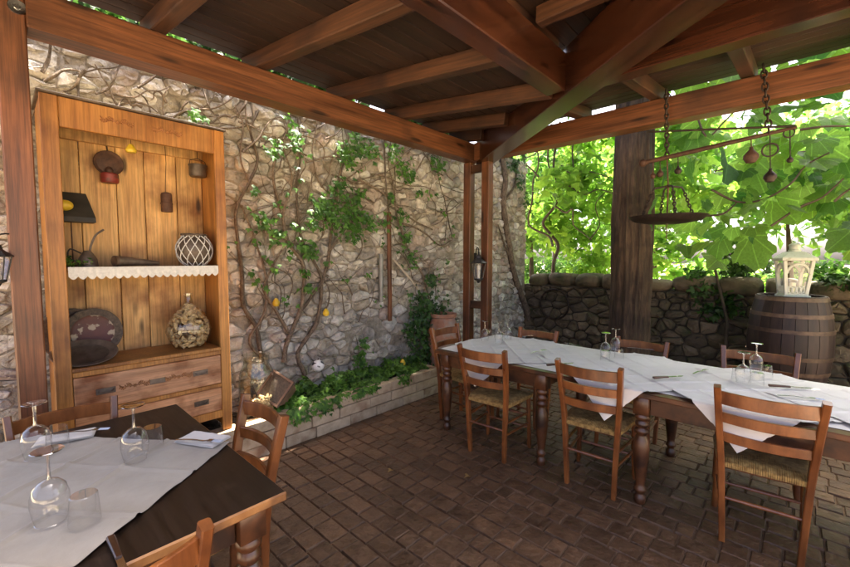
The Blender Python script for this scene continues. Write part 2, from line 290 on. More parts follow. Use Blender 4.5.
def beam(name, p0, p1, wd, ht, mat, parent=None, bev=.006, roll=0):
    """timber from p0 to p1 (centre line), local X along its length"""
    p0, p1 = Vector(p0), Vector(p1); x = (p1 - p0); ln = x.length; x.normalize()
    y = Vector((0, 0, 1)).cross(x)
    if y.length < .01: y = Vector((0, 1, 0))
    y.normalize(); z = x.cross(y)
    o = obj(name, bboxmesh((ln, wd, ht), bev, mat, name), parent, (p0 + p1) / 2 - (parent.location if parent else Vector()))
    o.rotation_euler = Matrix((x, y, z)).transposed().to_euler(); return o
def rsec(w_, h_, c=.25):
    a, b = w_ / 2, h_ / 2; k = min(a, b) * c
    return [(-a + k, -b), (a - k, -b), (a, -b + k), (a, b - k), (a - k, b), (-a + k, b), (-a, b - k), (-a, -b + k)]
def smoothpath(pts, k=4):
    pts = [Vector(p) for p in pts]
    if len(pts) < 3: return pts
    out = []
    P = [pts[0] * 2 - pts[1]] + pts + [pts[-1] * 2 - pts[-2]]
    for i in range(1, len(P) - 2):
        a, b, c, d = P[i - 1:i + 3]
        for j in range(k):
            t = j / k
            out.append(.5 * ((2 * b) + (c - a) * t + (2 * a - 5 * b + 4 * c - d) * t * t + (3 * b - a - 3 * c + d) * t ** 3))
    out.append(pts[-1]); return out

# leaves ----------------------------------------------------------------
def leaf_template(kind):
    if kind == 'broad':     # five-lobed fig / vine leaf, tip along +Y, base at the origin
        out = []
        for i in range(38):
            th = 2 * math.pi * i / 38; r = .46 * (1 + .13 * math.cos(5 * th) + .05 * math.cos(th)) * (1 + (.035 if i % 2 else -.035)); d = abs(math.remainder(th - math.pi, 2 * math.pi))
            r *= 1 - .55 * max(0, 1 - d / .32); out.append((r * math.sin(th) * 1.08, .42 + r * math.cos(th)))
        v = [(0, .36, .045)] + [(x, y, -.10 * abs(x) - .16 * max(0, y - .6)) for x, y in out]; n = len(out)
        return v, [(0, 1 + i, 1 + (i + 1) % n) for i in range(n)]
    if kind == 'ivy':
        out = [(0, 0), (.40, .05), (.50, .38), (.20, .45), (0, 1.0), (-.20, .45), (-.50, .38), (-.40, .05)]
        v = [(0, .32, .04)] + [(x, y, -.08 * abs(x)) for x, y in out]; n = len(out)
        return v, [(0, 1 + i, 1 + (i + 1) % n) for i in range(n)]
    return [(0, 0, 0), (.30, .42, -.05), (0, 1, -.08), (-.30, .42, -.05), (0, .45, .03)], [(0, 1, 4), (1, 2, 4), (2, 3, 4), (3, 0, 4)]
_LT = {k: leaf_template(k) for k in ('broad', 'ivy', 'oval')}
def leafmatrix(p, nrm, tip, size):
    n = Vector(nrm).normalized(); y = Vector(tip); y = y - n * y.dot(n)
    if y.length < 1e-3: y = n.orthogonal()
    y.normalize(); x = y.cross(n)
    return Matrix(((x.x, y.x, n.x, p[0]), (x.y, y.y, n.y, p[1]), (x.z, y.z, n.z, p[2]), (0, 0, 0, 1))) @ Matrix.Diagonal((size, size, size, 1))
def leaves(items, kind='oval'):
    """items: list of matrices -> MB"""
    tv, tf = _LT[kind]; V = np.array([(*p, 1) for p in tv]); mb = MB(); nv = len(tv)
    allv = []; allf = []
    for i, m in enumerate(items):
        allv.append((V @ np.array(m).T)[:, :3]); o = i * nv; allf += [tuple(q + o for q in f) for f in tf]
    if allv: mb.v = np.concatenate(allv).tolist()
    mb.f = allf; mb.m = [0] * len(allf); return mb
rnd = random.random
def rv(): return Vector((random.gauss(0, 1), random.gauss(0, 1), random.gauss(0, 1)))
def crown_items(blobs, n, size, up=.7, rng=None):
    """leaf matrices scattered in ellipsoid clumps (cx,cy,cz,rx,ry,rz)"""
    wts = [b[3] * b[4] * b[5] for b in blobs]; out = []
    for b in random.choices(blobs, wts, k=n):
        d = rv().normalized() * (rnd() ** .45)
        p = Vector((b[0] + d.x * b[3], b[1] + d.y * b[4], b[2] + d.z * b[5]))
        nr = rv().normalized() + Vector((0, 0, up)) + d * .5
        out.append(leafmatrix(p, nr, rv() + Vector((0, 0, -.8)), size * random.uniform(.6, 1.3)))
    return out
def clumps(center, rad, k, r0, r1):
    out = []
    for i in range(k):
        d = rv().normalized() * (rnd() ** .4); r = random.uniform(r0, r1)
        out.append((center[0] + d.x * rad[0], center[1] + d.y * rad[1], center[2] + d.z * rad[2], r * 1.15, r * 1.15, r * .8))
    return out

# ================================================================== SETTING
g = MB()
g.add([(-150, -150, -.06), (150, -150, -.06), (150, 150, -.06), (-150, 150, -.06)], [(0, 1, 2, 3)])
tag(g.build('ground', MT['ground'], smooth=False), kind='structure')

# patio of brown pavers ------------------------------------------------------
FX0, FX1, FY0, FY1 = -3.0, 1.9, -2.2, 6.2
fl = MB().box(((FX0 + FX1) / 2 - .2, (FY0 + FY1) / 2, -.0235), (FX1 - FX0 + .6, FY1 - FY0, .05)).build('patio_floor', MT['sand'], smooth=False); tag(fl, kind='structure')
fl_o = Vector((0, 0, 0))
pav = []
y = FY0; k = 0
while y < FY1 - .02:
    x = FX0 + .004 - rnd() * .1
    while x < FX1:
        ln = random.choice([.09, .09, .12, .12, .18, .18, .15]); x1 = x + ln
        a, b = max(x, FX0), min(x1, FX1)
        if b - a > .03: pav.append((a, b, y, y + .125))
        x = x1
    y += .125
def paver_mb(mb, ln, wd, h=.012, seed=0):
    a, b = ln / 2 - .0028, wd / 2 - .0022; k = .006; q = random.Random(seed)
    j = lambda s: q.uniform(-s, s)
    r0 = [(-a, -b), (a, -b), (a, b), (-a, b)]
    vs = [(x + j(.0015), y_ + j(.0015), -.006) for x, y_ in r0] + [(x * (1 - .35 * k / a), y_ * (1 - .35 * k / b), h * .55) for x, y_ in r0] + [(x * (1 - k / a), y_ * (1 - k / b), h + j(.0025)) for x, y_ in r0] + [(j(.01), j(.01), h + .002)]
    fs = []
    for r in (0, 4): fs += [(r + i, r + (i + 1) % 4, r + 4 + (i + 1) % 4, r + 4 + i) for i in range(4)]
    fs += [(8 + i, 8 + (i + 1) % 4, 12) for i in range(4)]
    return vs, fs
def vis(p): return inview((p[0], p[1], 0), .05)
pv = [(p, ((p[0] + p[1]) / 2) ** 2 + ((p[2] + p[3]) / 2) ** 2) for p in pav]
seen = sorted([q for q in pv if vis(((q[0][0] + q[0][1]) / 2, (q[0][2] + q[0][3]) / 2)) and not (q[0][1] < -1.25 and q[0][3] < .6 and q[0][1] > -2.5)], key=lambda q: q[1])
near = set(id(q[0]) for q in seen[:298])
_pm = {}
rest = MB(); ci = 0
for p, _ in pv:
    ln = p[1] - p[0]; c = ((p[0] + p[1]) / 2, (p[2] + p[3]) / 2); h = .012 + random.uniform(-.0025, .0025)
    tilt = (random.gauss(0, .007), random.gauss(0, .009), random.gauss(0, .006))
    if id(p) in near:
        key = (round(ln, 3), random.randrange(4))
        if key not in _pm:
            mb = MB(); mb.add(*paver_mb(mb, ln, .125, seed=hash(key) % 999)); me = mb.mesh('paver', True); me.set_sharp_from_angle(angle=R(30)); me.materials.append(MT['paver']); _pm[key] = me
        obj('paver', _pm[key], fl, (c[0], c[1], h - .012), tilt)
    else:
        vs, fs = paver_mb(rest, ln, .125, h, seed=ci); ci += 1
        rm = Matrix.Rotation(tilt[0], 3, 'X') @ Matrix.Rotation(tilt[1], 3, 'Y') @ Matrix.Rotation(tilt[2], 3, 'Z')
        rest.add([rm @ Vector(q) + Vector((c[0], c[1], 0)) for q in vs], fs)
tag(rest.build('paver_field', MT['paver'], fl, sharp=30), kind='stuff')

# stone walls ----------------------------------------------------------------
def clip(poly, m, n):
    out = []
    for i in range(len(poly)):
        a, b = poly[i], poly[(i + 1) % len(poly)]
        da = (a[0] - m[0]) * n[0] + (a[1] - m[1]) * n[1]; db = (b[0] - m[0]) * n[0] + (b[1] - m[1]) * n[1]
        if da <= 0: out.append(a)
        if (da < 0 < db) or (db < 0 < da):
            t = da / (da - db); out.append((a[0] + (b[0] - a[0]) * t, a[1] + (b[1] - a[1]) * t))
    return out
def stone_cells(w_, h_, sw, sh, seed):
    q = random.Random(seed); S = []; z = 0
    while z < h_ - .03:
        rh = sh * q.uniform(.65, 1.35)
        if z + rh > h_ - .05: rh = h_ - z
        x = -q.random() * sw
        while x < w_ + sw:
            ww = sw * q.choice([.5, .7, .8, 1, 1.2, 1.5])
            if rh > sh * .9 and q.random() < .25:
                S.append((x + ww / 2, z + rh * .25)); S.append((x + ww / 2 + q.uniform(-.03, .03), z + rh * .78))
            else: S.append((x + ww / 2 + q.uniform(-.15, .15) * ww, z + rh / 2 + q.uniform(-.28, .28) * rh))
            x += ww
        z += rh
    A = np.array(S); K = np.array([1, 1.35]); cells = []
    for i, s in enumerate(S):
        if not (-.02 < s[0] < w_ + .02): continue
        d = (A - A[i]) * K; dd = (d ** 2).sum(1); idx = np.argsort(dd)[1:22]
        poly = [(0, 0), (w_, 0), (w_, h_), (0, h_)]
        for j in idx:
            m = ((s[0] + S[j][0]) / 2, (s[1] + S[j][1]) / 2); n = ((S[j][0] - s[0]) * K[0] ** 2, (S[j][1] - s[1]) * K[1] ** 2)
            poly = clip(poly, m, n)
            if len(poly) < 3: break
        if len(poly) < 3: continue
        xs = [p[0] for p in poly]; ys = [p[1] for p in poly]
        if max(xs) - min(xs) < .035 or max(ys) - min(ys) < .03: continue
        cells.append(poly)
    return cells
def stone_geom(poly, h, gap, q):
    cx = sum(p[0] for p in poly) / len(poly); cy = sum(p[1] for p in poly) / len(poly)
    # corner cutting, then shrink, then irregular
    pts = []
    for i in range(len(poly)):
        a, b = poly[i], poly[(i + 1) % len(poly)]; L_ = math.hypot(b[0] - a[0], b[1] - a[1])
        k = min(.22, .016 / max(L_, 1e-3))
        if L_ < .03: pts.append(((a[0] + b[0]) / 2, (a[1] + b[1]) / 2)); continue
        pts += [(a[0] + (b[0] - a[0]) * k, a[1] + (b[1] - a[1]) * k), (b[0] + (a[0] - b[0]) * k, b[1] + (a[1] - b[1]) * k)]
    rad = sum(math.hypot(p[0] - cx, p[1] - cy) for p in pts) / len(pts)
    n = len(pts); V = []
    for ins, hh, jj in ((gap * .2, -.03, 0), (gap, h * .6, .006), (gap + .007 + rad * .05, h * .95, .009), (gap + rad * .5, h, .013)):
        for p in pts:
            d = math.hypot(p[0] - cx, p[1] - cy) or 1; s = max(.12, (d - ins) / d)
            V.append((cx + (p[0] - cx) * s + q.uniform(-jj, jj) * .6, cy + (p[1] - cy) * s + q.uniform(-jj, jj) * .6, hh + q.uniform(-jj, jj) * 1.2))
    V.append((cx, cy, h + q.uniform(-.008, .010)))
    F_ = []
    for r in range(3): F_ += [(r * n + i, r * n + (i + 1) % n, (r + 1) * n + (i + 1) % n, (r + 1) * n + i) for i in range(n)]
    F_ += [(3 * n + i, 3 * n + (i + 1) % n, 4 * n) for i in range(n)]
    return V, F_, (cx, cy)
def stone_wall(root, org, ux, nrm, w_, h_, sw, sh, mats, seed, nparts, gap=.012, hr=(.018, .05), skip=None, patch=0):
    """stones on a face: org = lower corner (world), ux = direction along the wall, nrm = outward"""
    q = random.Random(seed); ux = Vector(ux); nrm = Vector(nrm); up = Vector((0, 0, 1)); org = Vector(org)
    cells = stone_cells(w_, h_, sw, sh, seed); flip = ux.cross(up).dot(nrm) < 0
    def ok(c): 
        wp = org + ux * (sum(p[0] for p in c) / len(c)) + up * (sum(p[1] for p in c) / len(c))
        return inview(wp, .1) and not (skip and skip(wp)), wp
    info = []
    for c in cells:
        v_, wp = ok(c); area = 0
        for i in range(len(c)): a, b = c[i], c[(i + 1) % len(c)]; area += a[0] * b[1] - b[0] * a[1]
        dist = (wp - Vector((0, 0, CAMH))).length
        info.append((abs(area) / dist ** 2 if v_ else -1, c))
    info.sort(key=lambda t: -t[0])
    rest = [MB() for _ in mats]
    for i, (sc, c) in enumerate(info):
        wc = org + ux * (sum(p[0] for p in c) / len(c)) + up * (sum(p[1] for p in c) / len(c)); hh = q.uniform(*hr)
        if patch and q.random() < patch: continue
        if skip and .1 < wc.y < 1.26 and .2 < wc.z < 2.55: hh = -.004
        V, F_, ce = stone_geom(c, hh, gap, q); mi = q.choices(range(len(mats)), [1] * len(mats))[0]
        if flip: F_ = [f[::-1] for f in F_]
        if i < nparts and sc > 0:
            o0 = org + ux * ce[0] + up * ce[1]; mb = MB(); mb.add([ux * (p[0] - ce[0]) + up * (p[1] - ce[1]) + nrm * p[2] for p in V], F_)
            mb.build('stone', mats[mi], root, loc=o0 - root.location, sharp=50)
        else: rest[mi].add([org + ux * p[0] + up * p[1] + nrm * p[2] - root.location for p in V], F_)
    for mi, mb in enumerate(rest):
        if mb.v: tag(mb.build('stone_field', mats[mi], root, sharp=50), kind='stuff')
WX = -3.46; WTOP = 3.17; BY = 6.25
W5 = [MT['stone%d' % i] for i in range(6)]; D3 = [MT['dstone%d' % i] for i in range(3)]
wl = MB().box((-.25, 2.76, WTOP / 2), (.5, 6.92, WTOP)).build('stone_wall', MT['mortar'], smooth=False, loc=(WX, 0, 0))
tag(wl, 'tall pale rubble stone wall behind the cabinet, laced with dry vine stems', 'wall')
stone_wall(wl, (WX, -.7, 0), (0, 1, 0), (1, 0, 0), 6.91, WTOP, .17, .112, W5, 5, 297, gap=.008, hr=(.004, .05), patch=.06, skip=lambda p: (.22 < p.y < 1.1 and .4 < p.z < 2.4))
# end face of the tall wall is the corner; low wall runs to the right from it
LOWH = 1.12
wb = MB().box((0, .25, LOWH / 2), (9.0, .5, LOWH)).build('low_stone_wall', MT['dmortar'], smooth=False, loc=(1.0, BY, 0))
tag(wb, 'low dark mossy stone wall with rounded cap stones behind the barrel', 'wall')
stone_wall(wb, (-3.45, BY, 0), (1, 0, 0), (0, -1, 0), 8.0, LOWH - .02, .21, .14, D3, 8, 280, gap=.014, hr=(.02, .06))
q = random.Random(3); x = -3.4
while x < 4.4:
    ln = q.uniform(.22, .62); h = q.uniform(.16, .24); mb = MB()
    mb.sphere((0, 0, 0), 1, 12, 8, sc=(ln / 2, .30, h / 2))
    sd = Vector((q.random() * 50, q.random() * 50, 0))
    mb.v = [tuple(Vector((math.copysign(abs(p[0] / (ln / 2)) ** .55 * ln / 2, p[0]), math.copysign(abs(p[1] / .3) ** .6 * .3, p[1]), math.copysign(abs(p[2] / (h / 2)) ** .6 * h / 2, p[2]))) * (1 + .16 * mnoise.noise(Vector(p) * 5 + sd))) for p in mb.v]
    mb.build('cap_stone', q.choice(D3), wb, loc=(x + ln / 2 - 1.0, .2 + q.uniform(-.04, .04), LOWH + h * .38), sharp=80); x += ln + .012

# planter of tufa blocks -------------------------------------------------------
pl = thing('planter', 'long low planter kerb of pale tufa blocks along the tall wall', 'planter', (-3.0, 1.5, 0))
for r in range(3):
    y = -.7 + (.16 if r % 2 else 0) - .3; zb = .1 * r
    while y < 3.46:
        ln = random.choice([.28, .32, .36]); y1 = min(y + ln, 3.47)
        if y1 - y > .06:
            o = obj('block', bboxmesh((.11, round(y1 - y - .007, 3), .093), .006, MT['block']), pl, (-.055 + random.uniform(-.004, .004), (y + y1) / 2 - 1.5, zb + .049), (0, random.gauss(0, .008), random.gauss(0, .006)))
        y = y1
    x = -3.11 - (.0 if r % 2 else .12)
    for a, b in ((-3.11, -3.28), (-3.28, -3.45)): obj('block', bboxmesh((.165, .11, .093), .006, MT['block']), pl, ((a + b) / 2 + 3.0, 3.415 - 1.5, zb + .049))
so = MB(); NX, NY = 6, 60
for j in range(NY + 1):
    for i in range(NX + 1):
        yy = -.7 + 4.06 * j / NY; xx = -3.44 + .335 * i / NX
        so.v.append((xx + 3.0, yy - 1.5, .255 + .02 * mnoise.noise(Vector((xx * 6, yy * 6, 0))) - .0))
so.f = [(j * (NX + 1) + i, j * (NX + 1) + i + 1, (j + 1) * (NX + 1) + i + 1, (j + 1) * (NX + 1) + i) for j in range(NY) for i in range(NX)]; so.m = [0] * len(so.f)
so.build('soil', MT['soil'], pl)

# ================================================================== PERGOLA
pg = thing('timber_pergola', 'reddish brown timber pergola roof on posts over the dining patio', 'pergola')
B, RF, PK = MT['beam'], MT['rafter'], MT['plank']
beam('beam', (-2.92, .16, 2.798), (-2.92, 4.04, 2.798), .16, .196, B, pg)
beam('beam', (-2.84, 3.96, 2.80), (1.3, 3.96, 2.80), .16, .20, B, pg)
beam('beam', (-2.92, -1.8, 2.798), (-2.92, .05, 2.798), .16, .196, B, pg)
VA, VB = Vector((-2.80, 4.03, 2.83)), Vector((1.25, .95, 2.83))
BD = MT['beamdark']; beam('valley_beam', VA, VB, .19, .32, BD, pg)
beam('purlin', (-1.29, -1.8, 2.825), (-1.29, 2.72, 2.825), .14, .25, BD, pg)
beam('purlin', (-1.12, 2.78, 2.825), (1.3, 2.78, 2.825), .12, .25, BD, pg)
for px in (468.7, 486.7):
    p = on(px, 250, 1, 3.96); beam('post', (p.x, 3.96, -.01), (p.x, 3.96, 2.70), .10, .10, B, pg)
cx = [on(px, 250, 1, 3.96).x for px in (468.7, 486.7)]
for z in (2.62, 1.0, .12): beam('spacer', (cx[0] + .05, 3.96, z), (cx[1] - .05, 3.96, z), .07, .09, RF, pg)
lp = beam('post', (-2.92, .105, -.01), (-2.92, .105, 3.0), .11, .11, B, pg)
beam('post', (1.22, 3.96, -.01), (1.22, 3.96, 2.70), .12, .12, B, pg); beam('post', (-1.29, -1.7, -.01), (-1.29, -1.7, 2.70), .12, .12, B, pg); beam('post', (1.17, 1.01, -.01), (1.17, 1.01, 2.67), .12, .12, B, pg)
bo = on(17, 7, 0, -2.865); MB().lathe([(.0001, .009), (.012, .009), (.014, .003), (.034, .005), (.036, 0)], n=18, mat=Matrix.Rotation(R(90), 3, 'Y')).build('bolt', MT['steel'], pg, loc=(-2.865, bo.y, bo.z))
SL, SR = .13, .113
def vy(x): return 4.00 - (x + 2.82) * .786
zl = lambda x: 2.90 - SL * (x + 2.84)      # underside of the left rafters
zr = lambda y: 2.905 + SR * (y - 3.88)
for y in (-1.65, -1.25, -.6, .08, .73, 1.36, 2.09, 2.77, 3.32, 3.78):
    xe = -1.36 if y < 2.7 else -2.82 + (4.0 - y) / .786 - .1
    beam('rafter', (-3.11, y, zl(-3.11) + .055), (xe, y, zl(xe) + .055), .085, .11, RF, pg)
for x in (-2.30, -1.62, -.96, -.344, .30, .95):
    ys = 2.84 if x > -1.05 else vy(x) + .12
    beam('rafter', (x, ys, zr(ys) + .055), (x, 4.14, zr(4.14) + .055), .085, .11, RF, pg)
x = -3.13
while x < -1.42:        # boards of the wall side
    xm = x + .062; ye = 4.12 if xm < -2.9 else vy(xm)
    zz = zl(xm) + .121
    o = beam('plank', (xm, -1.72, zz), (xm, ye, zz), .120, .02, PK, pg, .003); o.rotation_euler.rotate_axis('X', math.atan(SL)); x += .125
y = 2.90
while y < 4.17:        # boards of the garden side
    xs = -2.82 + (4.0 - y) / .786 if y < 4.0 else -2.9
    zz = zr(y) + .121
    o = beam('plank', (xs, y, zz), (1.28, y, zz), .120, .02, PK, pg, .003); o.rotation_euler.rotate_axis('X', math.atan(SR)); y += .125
def sheet(c4):  # unseen sheet added over the planks to keep sun out of their gaps
    mb = MB(); mb.add([Vector(p) for p in c4] + [Vector(p) + Vector((0, 0, .012)) for p in c4], [(3, 2, 1, 0), (4, 5, 6, 7), (0, 1, 5, 4), (1, 2, 6, 5), (2, 3, 7, 6), (3, 0, 4, 7)]); mb.build('sun_block_sheet', MT['slate'], pg, smooth=False)
zs_ = lambda x: zl(x) + .134
zt_ = lambda y: zr(y) + .134
sheet([(-3.14, -1.75, zs_(-3.14)), (-1.30, -1.75, zs_(-1.30)), (-1.30, vy(-1.30), zs_(-1.30)), (-3.14, vy(-3.14), zs_(-3.14))])
sheet([(-3.07, vy(-3.07) , zt_(vy(-3.07)) + .004), (-1.35, vy(-1.35), zt_(vy(-1.35)) + .004), (1.3, 2.80, zt_(2.80) + .004), (1.3, 4.2, zt_(4.2) + .004)])
sheet([(-1.41, .84, 3.076), (.86, .84, 3.076), (.86, 2.9, 3.076), (-1.41, 2.9, 3.076)])
beam('sun_stop_board', (-1.29, -1.75, 3.01), (-1.29, 2.72, 3.01), .03, .118, MT['rafter'], pg); beam('sun_stop_board', (-1.12, 2.79, 3.01), (1.28, 2.79, 3.01), .03, .118, MT['rafter'], pg)  # boards added above the purlins to shut sun out between roof levels
for y in (1.0, 1.65, 2.3): beam('rafter', (-1.21, y, 3.0), (.8, y, 3.0), .085, .10, RF, pg)
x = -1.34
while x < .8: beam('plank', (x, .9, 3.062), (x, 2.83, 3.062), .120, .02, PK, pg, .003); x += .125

# ================================================================== CABINET (open dresser on the planter kerb)
CX, CY0, CY1, CZ0, CZ1, CB = -3.03, .20, 1.15, .30, 2.45, -3.43
cb = thing('open_cabinet', 'tall honey wood open cabinet with shelf, drawers and carved top rail', 'cabinet', (CX - .2, (CY0 + CY1) / 2, CZ0))
def cpart(name, x0, x1, y0, y1, z0, z1, mat=None, parent=None, bev=.003):
    b = parent or cb; c = Vector(((x0 + x1) / 2, (y0 + y1) / 2, (z0 + z1) / 2))
    o = obj(name, bboxmesh((x1 - x0, y1 - y0, z1 - z0), bev, mat or MT['cab'], name), cb, c - cb.location); return o
cpart('stile', CX - .03, CX, CY0, CY0 + .075, CZ0, CZ1); cpart('stile', CX - .03, CX, CY1 - .065, CY1, CZ0, CZ1)
cpart('side_panel', CB, CX - .031, CY0 + .004, CY0 + .026, CZ0, CZ1 - .002); cpart('side_panel', CB, CX - .031, CY1 - .026, CY1 - .004, CZ0, CZ1 - .002)
tr = cpart('top_rail', CX - .03, CX - .002, CY0 + .076, CY1 - .066, 2.285, CZ1 - .001)
cpart('top_board', CB - .01, CX + .012, CY0 - .012, CY1 + .012, CZ1 + .001, CZ1 + .016, MT['pewter'])
y = CY0 + .028
for i, wd in enumerate((.17, .19, .16, .20, .175)):
    cpart('back_plank', CB + .002, CB + .02, y, min(y + wd - .004, CY1 - .028), .50, CZ1 - .004, MT['cabback']); y += wd
cpart('back_batten', CB + .021, CB + .05, CY0 + .028, CY1 - .028, 2.30, 2.40, MT['cabback'])
cpart('shelf', CB + .021, CX - .034, CY0 + .028, CY1 - .028, 1.475, 1.50)
cpart('deck', CB + .021, CX + .010, CY0 + .076, CY1 - .066, .895, .918)
cpart('deck_rail', CX - .03, CX - .001, CY0 + .076, CY1 - .066, .862, .893); cpart('rail', CX - .03, CX - .001, CY0 + .076, CY1 - .066, .625, .652); cpart('base_rail', CX - .03, CX - .001, CY0 + .076, CY1 - .066, .40, .455)
DY0, DY1 = CY0 + .078, CY1 - .068
def squiggle(parent, cy, cz, s, base):
    """low carved spray: two curling stems with leaves and a rosette"""
    mb = MB(); X = CX + .0025
    for sg in (-1, 1):
        st = smoothpath([(X, cy + sg * .008 * s, cz), (X, cy + sg * .025 * s, cz + .010 * s), (X, cy + sg * .045 * s, cz - .004 * s), (X, cy + sg * .062 * s, cz + .008 * s)], 5); mb.tube(st, .0020 * s, 5)
        for k, p in enumerate(st[2::2]):
            for up in (-1, 1):
                t = Vector((0, sg * .5, up)).normalized(); mb.tube([p, p + t * .006 * s, p + t * .013 * s], [.001, .0036 * s, .0008], 6)
    for k in range(6): a = k * math.pi / 3; t = Vector((0, math.cos(a), math.sin(a))); mb.tube([Vector((X, cy, cz)), Vector((X, cy, cz)) + t * .006 * s, Vector((X, cy, cz)) + t * .011 * s], [.001, .0035 * s, .001], 6)
    mb.v = [tuple(Vector(p) - base) for p in mb.v]; mb.build('carving', MT['carve'], parent)
def drawer(z0, z1, orn):
    d = cpart('drawer', CX - .30, CX + .002, DY0, DY1, z0, z1, MT['drawer'], bev=.004); base = cb.location + d.location; zc = (z0 + z1) / 2
    for yy in (DY0 + .145, DY1 - .135):
        mb = MB(); c = Vector((CX + .002, yy, zc)) - base
        mb.cbox(c + Vector((.002, 0, 0)), (.004, .095, .036), .002)
        mb.tube([c + Vector((.004, -.036, .004)), c + Vector((.016, -.030, -.004)), c + Vector((.018, 0, -.008)), c + Vector((.016, .030, -.004)), c + Vector((.004, .036, .004))], .0042, 6)
        mb.build('handle', MT['pewter'], d)
    if orn:
        MB().cbox(Vector((CX + .0035, (DY0 + DY1) / 2 + .01, zc)) - base, (.004, .088, .032), .002).build('keyhole_plate', MT['pewter'], d)
        squiggle(d, DY0 + .29, zc, 1.25, base); squiggle(d, DY1 - .27, zc, 1.25, base)
drawer(.655, .859, True); drawer(.458, .622, False)
for cy_ in (.54, .80): squiggle(tr, cy_, 2.368, 1.3, cb.location + tr.location)
# ---- things in the cabinet
la = MB(); n = 38
top = [(-3.022, CY0 + .08 + (CY1 - CY0 - .15) * i / (n * 4)) for i in range(n * 4 + 1)]
vs = []
for i, (x, y) in enumerate(top):
    s = abs(math.sin(math.pi * i / 8)); dz = .048 + .018 * s
    vs += [(x - .028, y, 1.5035), (x + .004, y, 1.5035), (x + .007 + .002 * math.sin(i), y, 1.498 - dz * .5), (x + .006 + .003 * math.sin(i * .7), y, 1.498 - dz)]
la.add(vs, [(i * 4 + k, i * 4 + k + 1, i * 4 + k + 5, i * 4 + k + 4) for i in range(n * 4) for k in range(3)])
tag(la.build('lace_trim', MT['lace']), 'white scalloped lace trim along the edge of the cabinet shelf', 'lace')
XB = -3.408   # face of the back planks
def on_b(px, py): return on(px, py, 0, XB)
p = on(109, 167, 0, XB + .05); lm = thing('wall_oil_lamp', 'small rusty oil lamp with round reflector and red tank hung in the cabinet', 'lamp', (XB, p.y, p.z - .1))
MB().lathe([(.0001, .018), (.03, .02), (.062, .012), (.078, .020), (.082, .016), (.06, .002), (.0001, 0)], (.03, 0, .125), 24, Matrix.Rotation(R(90), 3, 'Y')).build('reflector', MT['rust'], lm)
MB().lathe([(.044, 0), (.05, .01), (.05, .055), (.044, .062), (.02, .066)], (.052, 0, -.005), 18).build('tank', MT['red'], lm)
MB().lathe([(.02, 0), (.024, .02), (.012, .04)], (.052, 0, .06), 12).build('burner', MT['rust'], lm)
MB().tube([(.012, 0, .19), (.012, 0, .235), (.004, 0, .24), (-.008, 0, .24)], .004, 6).build('hook', MT['iron'], lm)
p = on(131, 150, 0, -3.08); bl = thing('yellow_bell', 'tiny yellow bell hanging under the carved top rail of the cabinet', 'bell', (-3.08, p.y, p.z - .02))
MB().lathe([(.0001, .0), (.026, .004), (.03, .018), (.022, .036), (.014, .050), (.008, .056), (.0001, .058)], n=16).build('body', MT['yellow'], bl)
MB().tube([(0, 0, .055), (0, 0, 2.45 - bl.location.z)], .0018, 5).build('wire', MT['iron'], bl)
p = on(167, 212, 0, -3.30); gr = thing('hanging_grater', 'narrow brown metal canister hanging on a wire in the cabinet', 'canister', (-3.30, p.y, p.z))
MB().lathe([(.0001, 0), (.034, 0), (.036, .006), (.036, .05), (.039, .054), (.039, .062), (.035, .066), (.035, .12), (.03, .132), (.012, .138), (.0001, .138)], n=18).build('body', MT['rust'], gr)
MB().tube([(-.02, 0, .13), (-.012, 0, .19), (0, 0, .25), (0, .006, .34), (0, 0, 2.45 - p.z)], .002, 5).build('wire', MT['iron'], gr)
p = on(198, 177, 0, -3.27); pt = thing('hanging_pot', 'small dull metal pot hanging in the upper corner of the cabinet', 'pot', (-3.27, p.y, p.z))
MB().lathe([(.0001, 0), (.05, .0), (.057, .01), (.058, .075), (.062, .08), (.062, .086), (.054, .086), (.053, .012), (.0001, .01)], n=22).build('body', MT['pewter'], pt)
MB().tube([(0, -.056, .08), (0, -.05, .115), (0, 0, .135), (0, .05, .115), (0, .056, .08)], .003, 6).build('bail', MT['iron'], pt); MB().tube([(0, 0, .135), (0, 0, 2.45 - p.z)], .0018, 5).build('wire', MT['iron'], pt)
p = on(71, 222, 0, -3.33); bx = thing('slanted_box', 'dark slanted wooden box lid on a thin iron stand in the cabinet', 'box', (-3.33, p.y, 1.50))
z0 = p.z - 1.5
mb = MB(); mb.add([(-.06, -.10, z0), (.06, -.10, z0), (.06, .115, z0), (-.06, .115, z0), (-.06, -.10, z0 + .19), (.055, -.10, z0 + .03), (.055, .115, z0 + .03), (-.06, .085, z0 + .19)], [(3, 2, 1, 0), (4, 5, 6, 7), (0, 1, 5, 4), (1, 2, 6, 5), (2, 3, 7, 6), (3, 0, 4, 7)]); mb.build('box_body', MT['slate'], bx, smooth=False)
mb = MB(); mb.tube([(0, 0, z0), (0, 0, .01)], .004, 6); mb.lathe([(.04, 0), (.04, .006), (.006, .014)], n=16); mb.build('stand', MT['rust'], bx)
le = MB().sphere((0, 0, 0), .033, 16, 10, sc=(1, 1.25, 1)); lp_ = on(65, 205, 0, -3.285)
tag(le.build('lemon', MT['yellow'], loc=(-3.295, lp_.y, lp_.z)), 'yellow lemon resting on the dark slanted box in the cabinet', 'lemon')
p = on(88, 262, 0, -3.22); oc = thing('oil_can', 'small old oil can with long bent spout on the cabinet shelf', 'oil can', (-3.22, p.y, 1.50))
MB().lathe([(.0001, 0), (.05, 0), (.052, .008), (.047, .05), (.028, .085), (.018, .10), (.0001, .102)], n=20).build('body', MT['pewter'], oc)
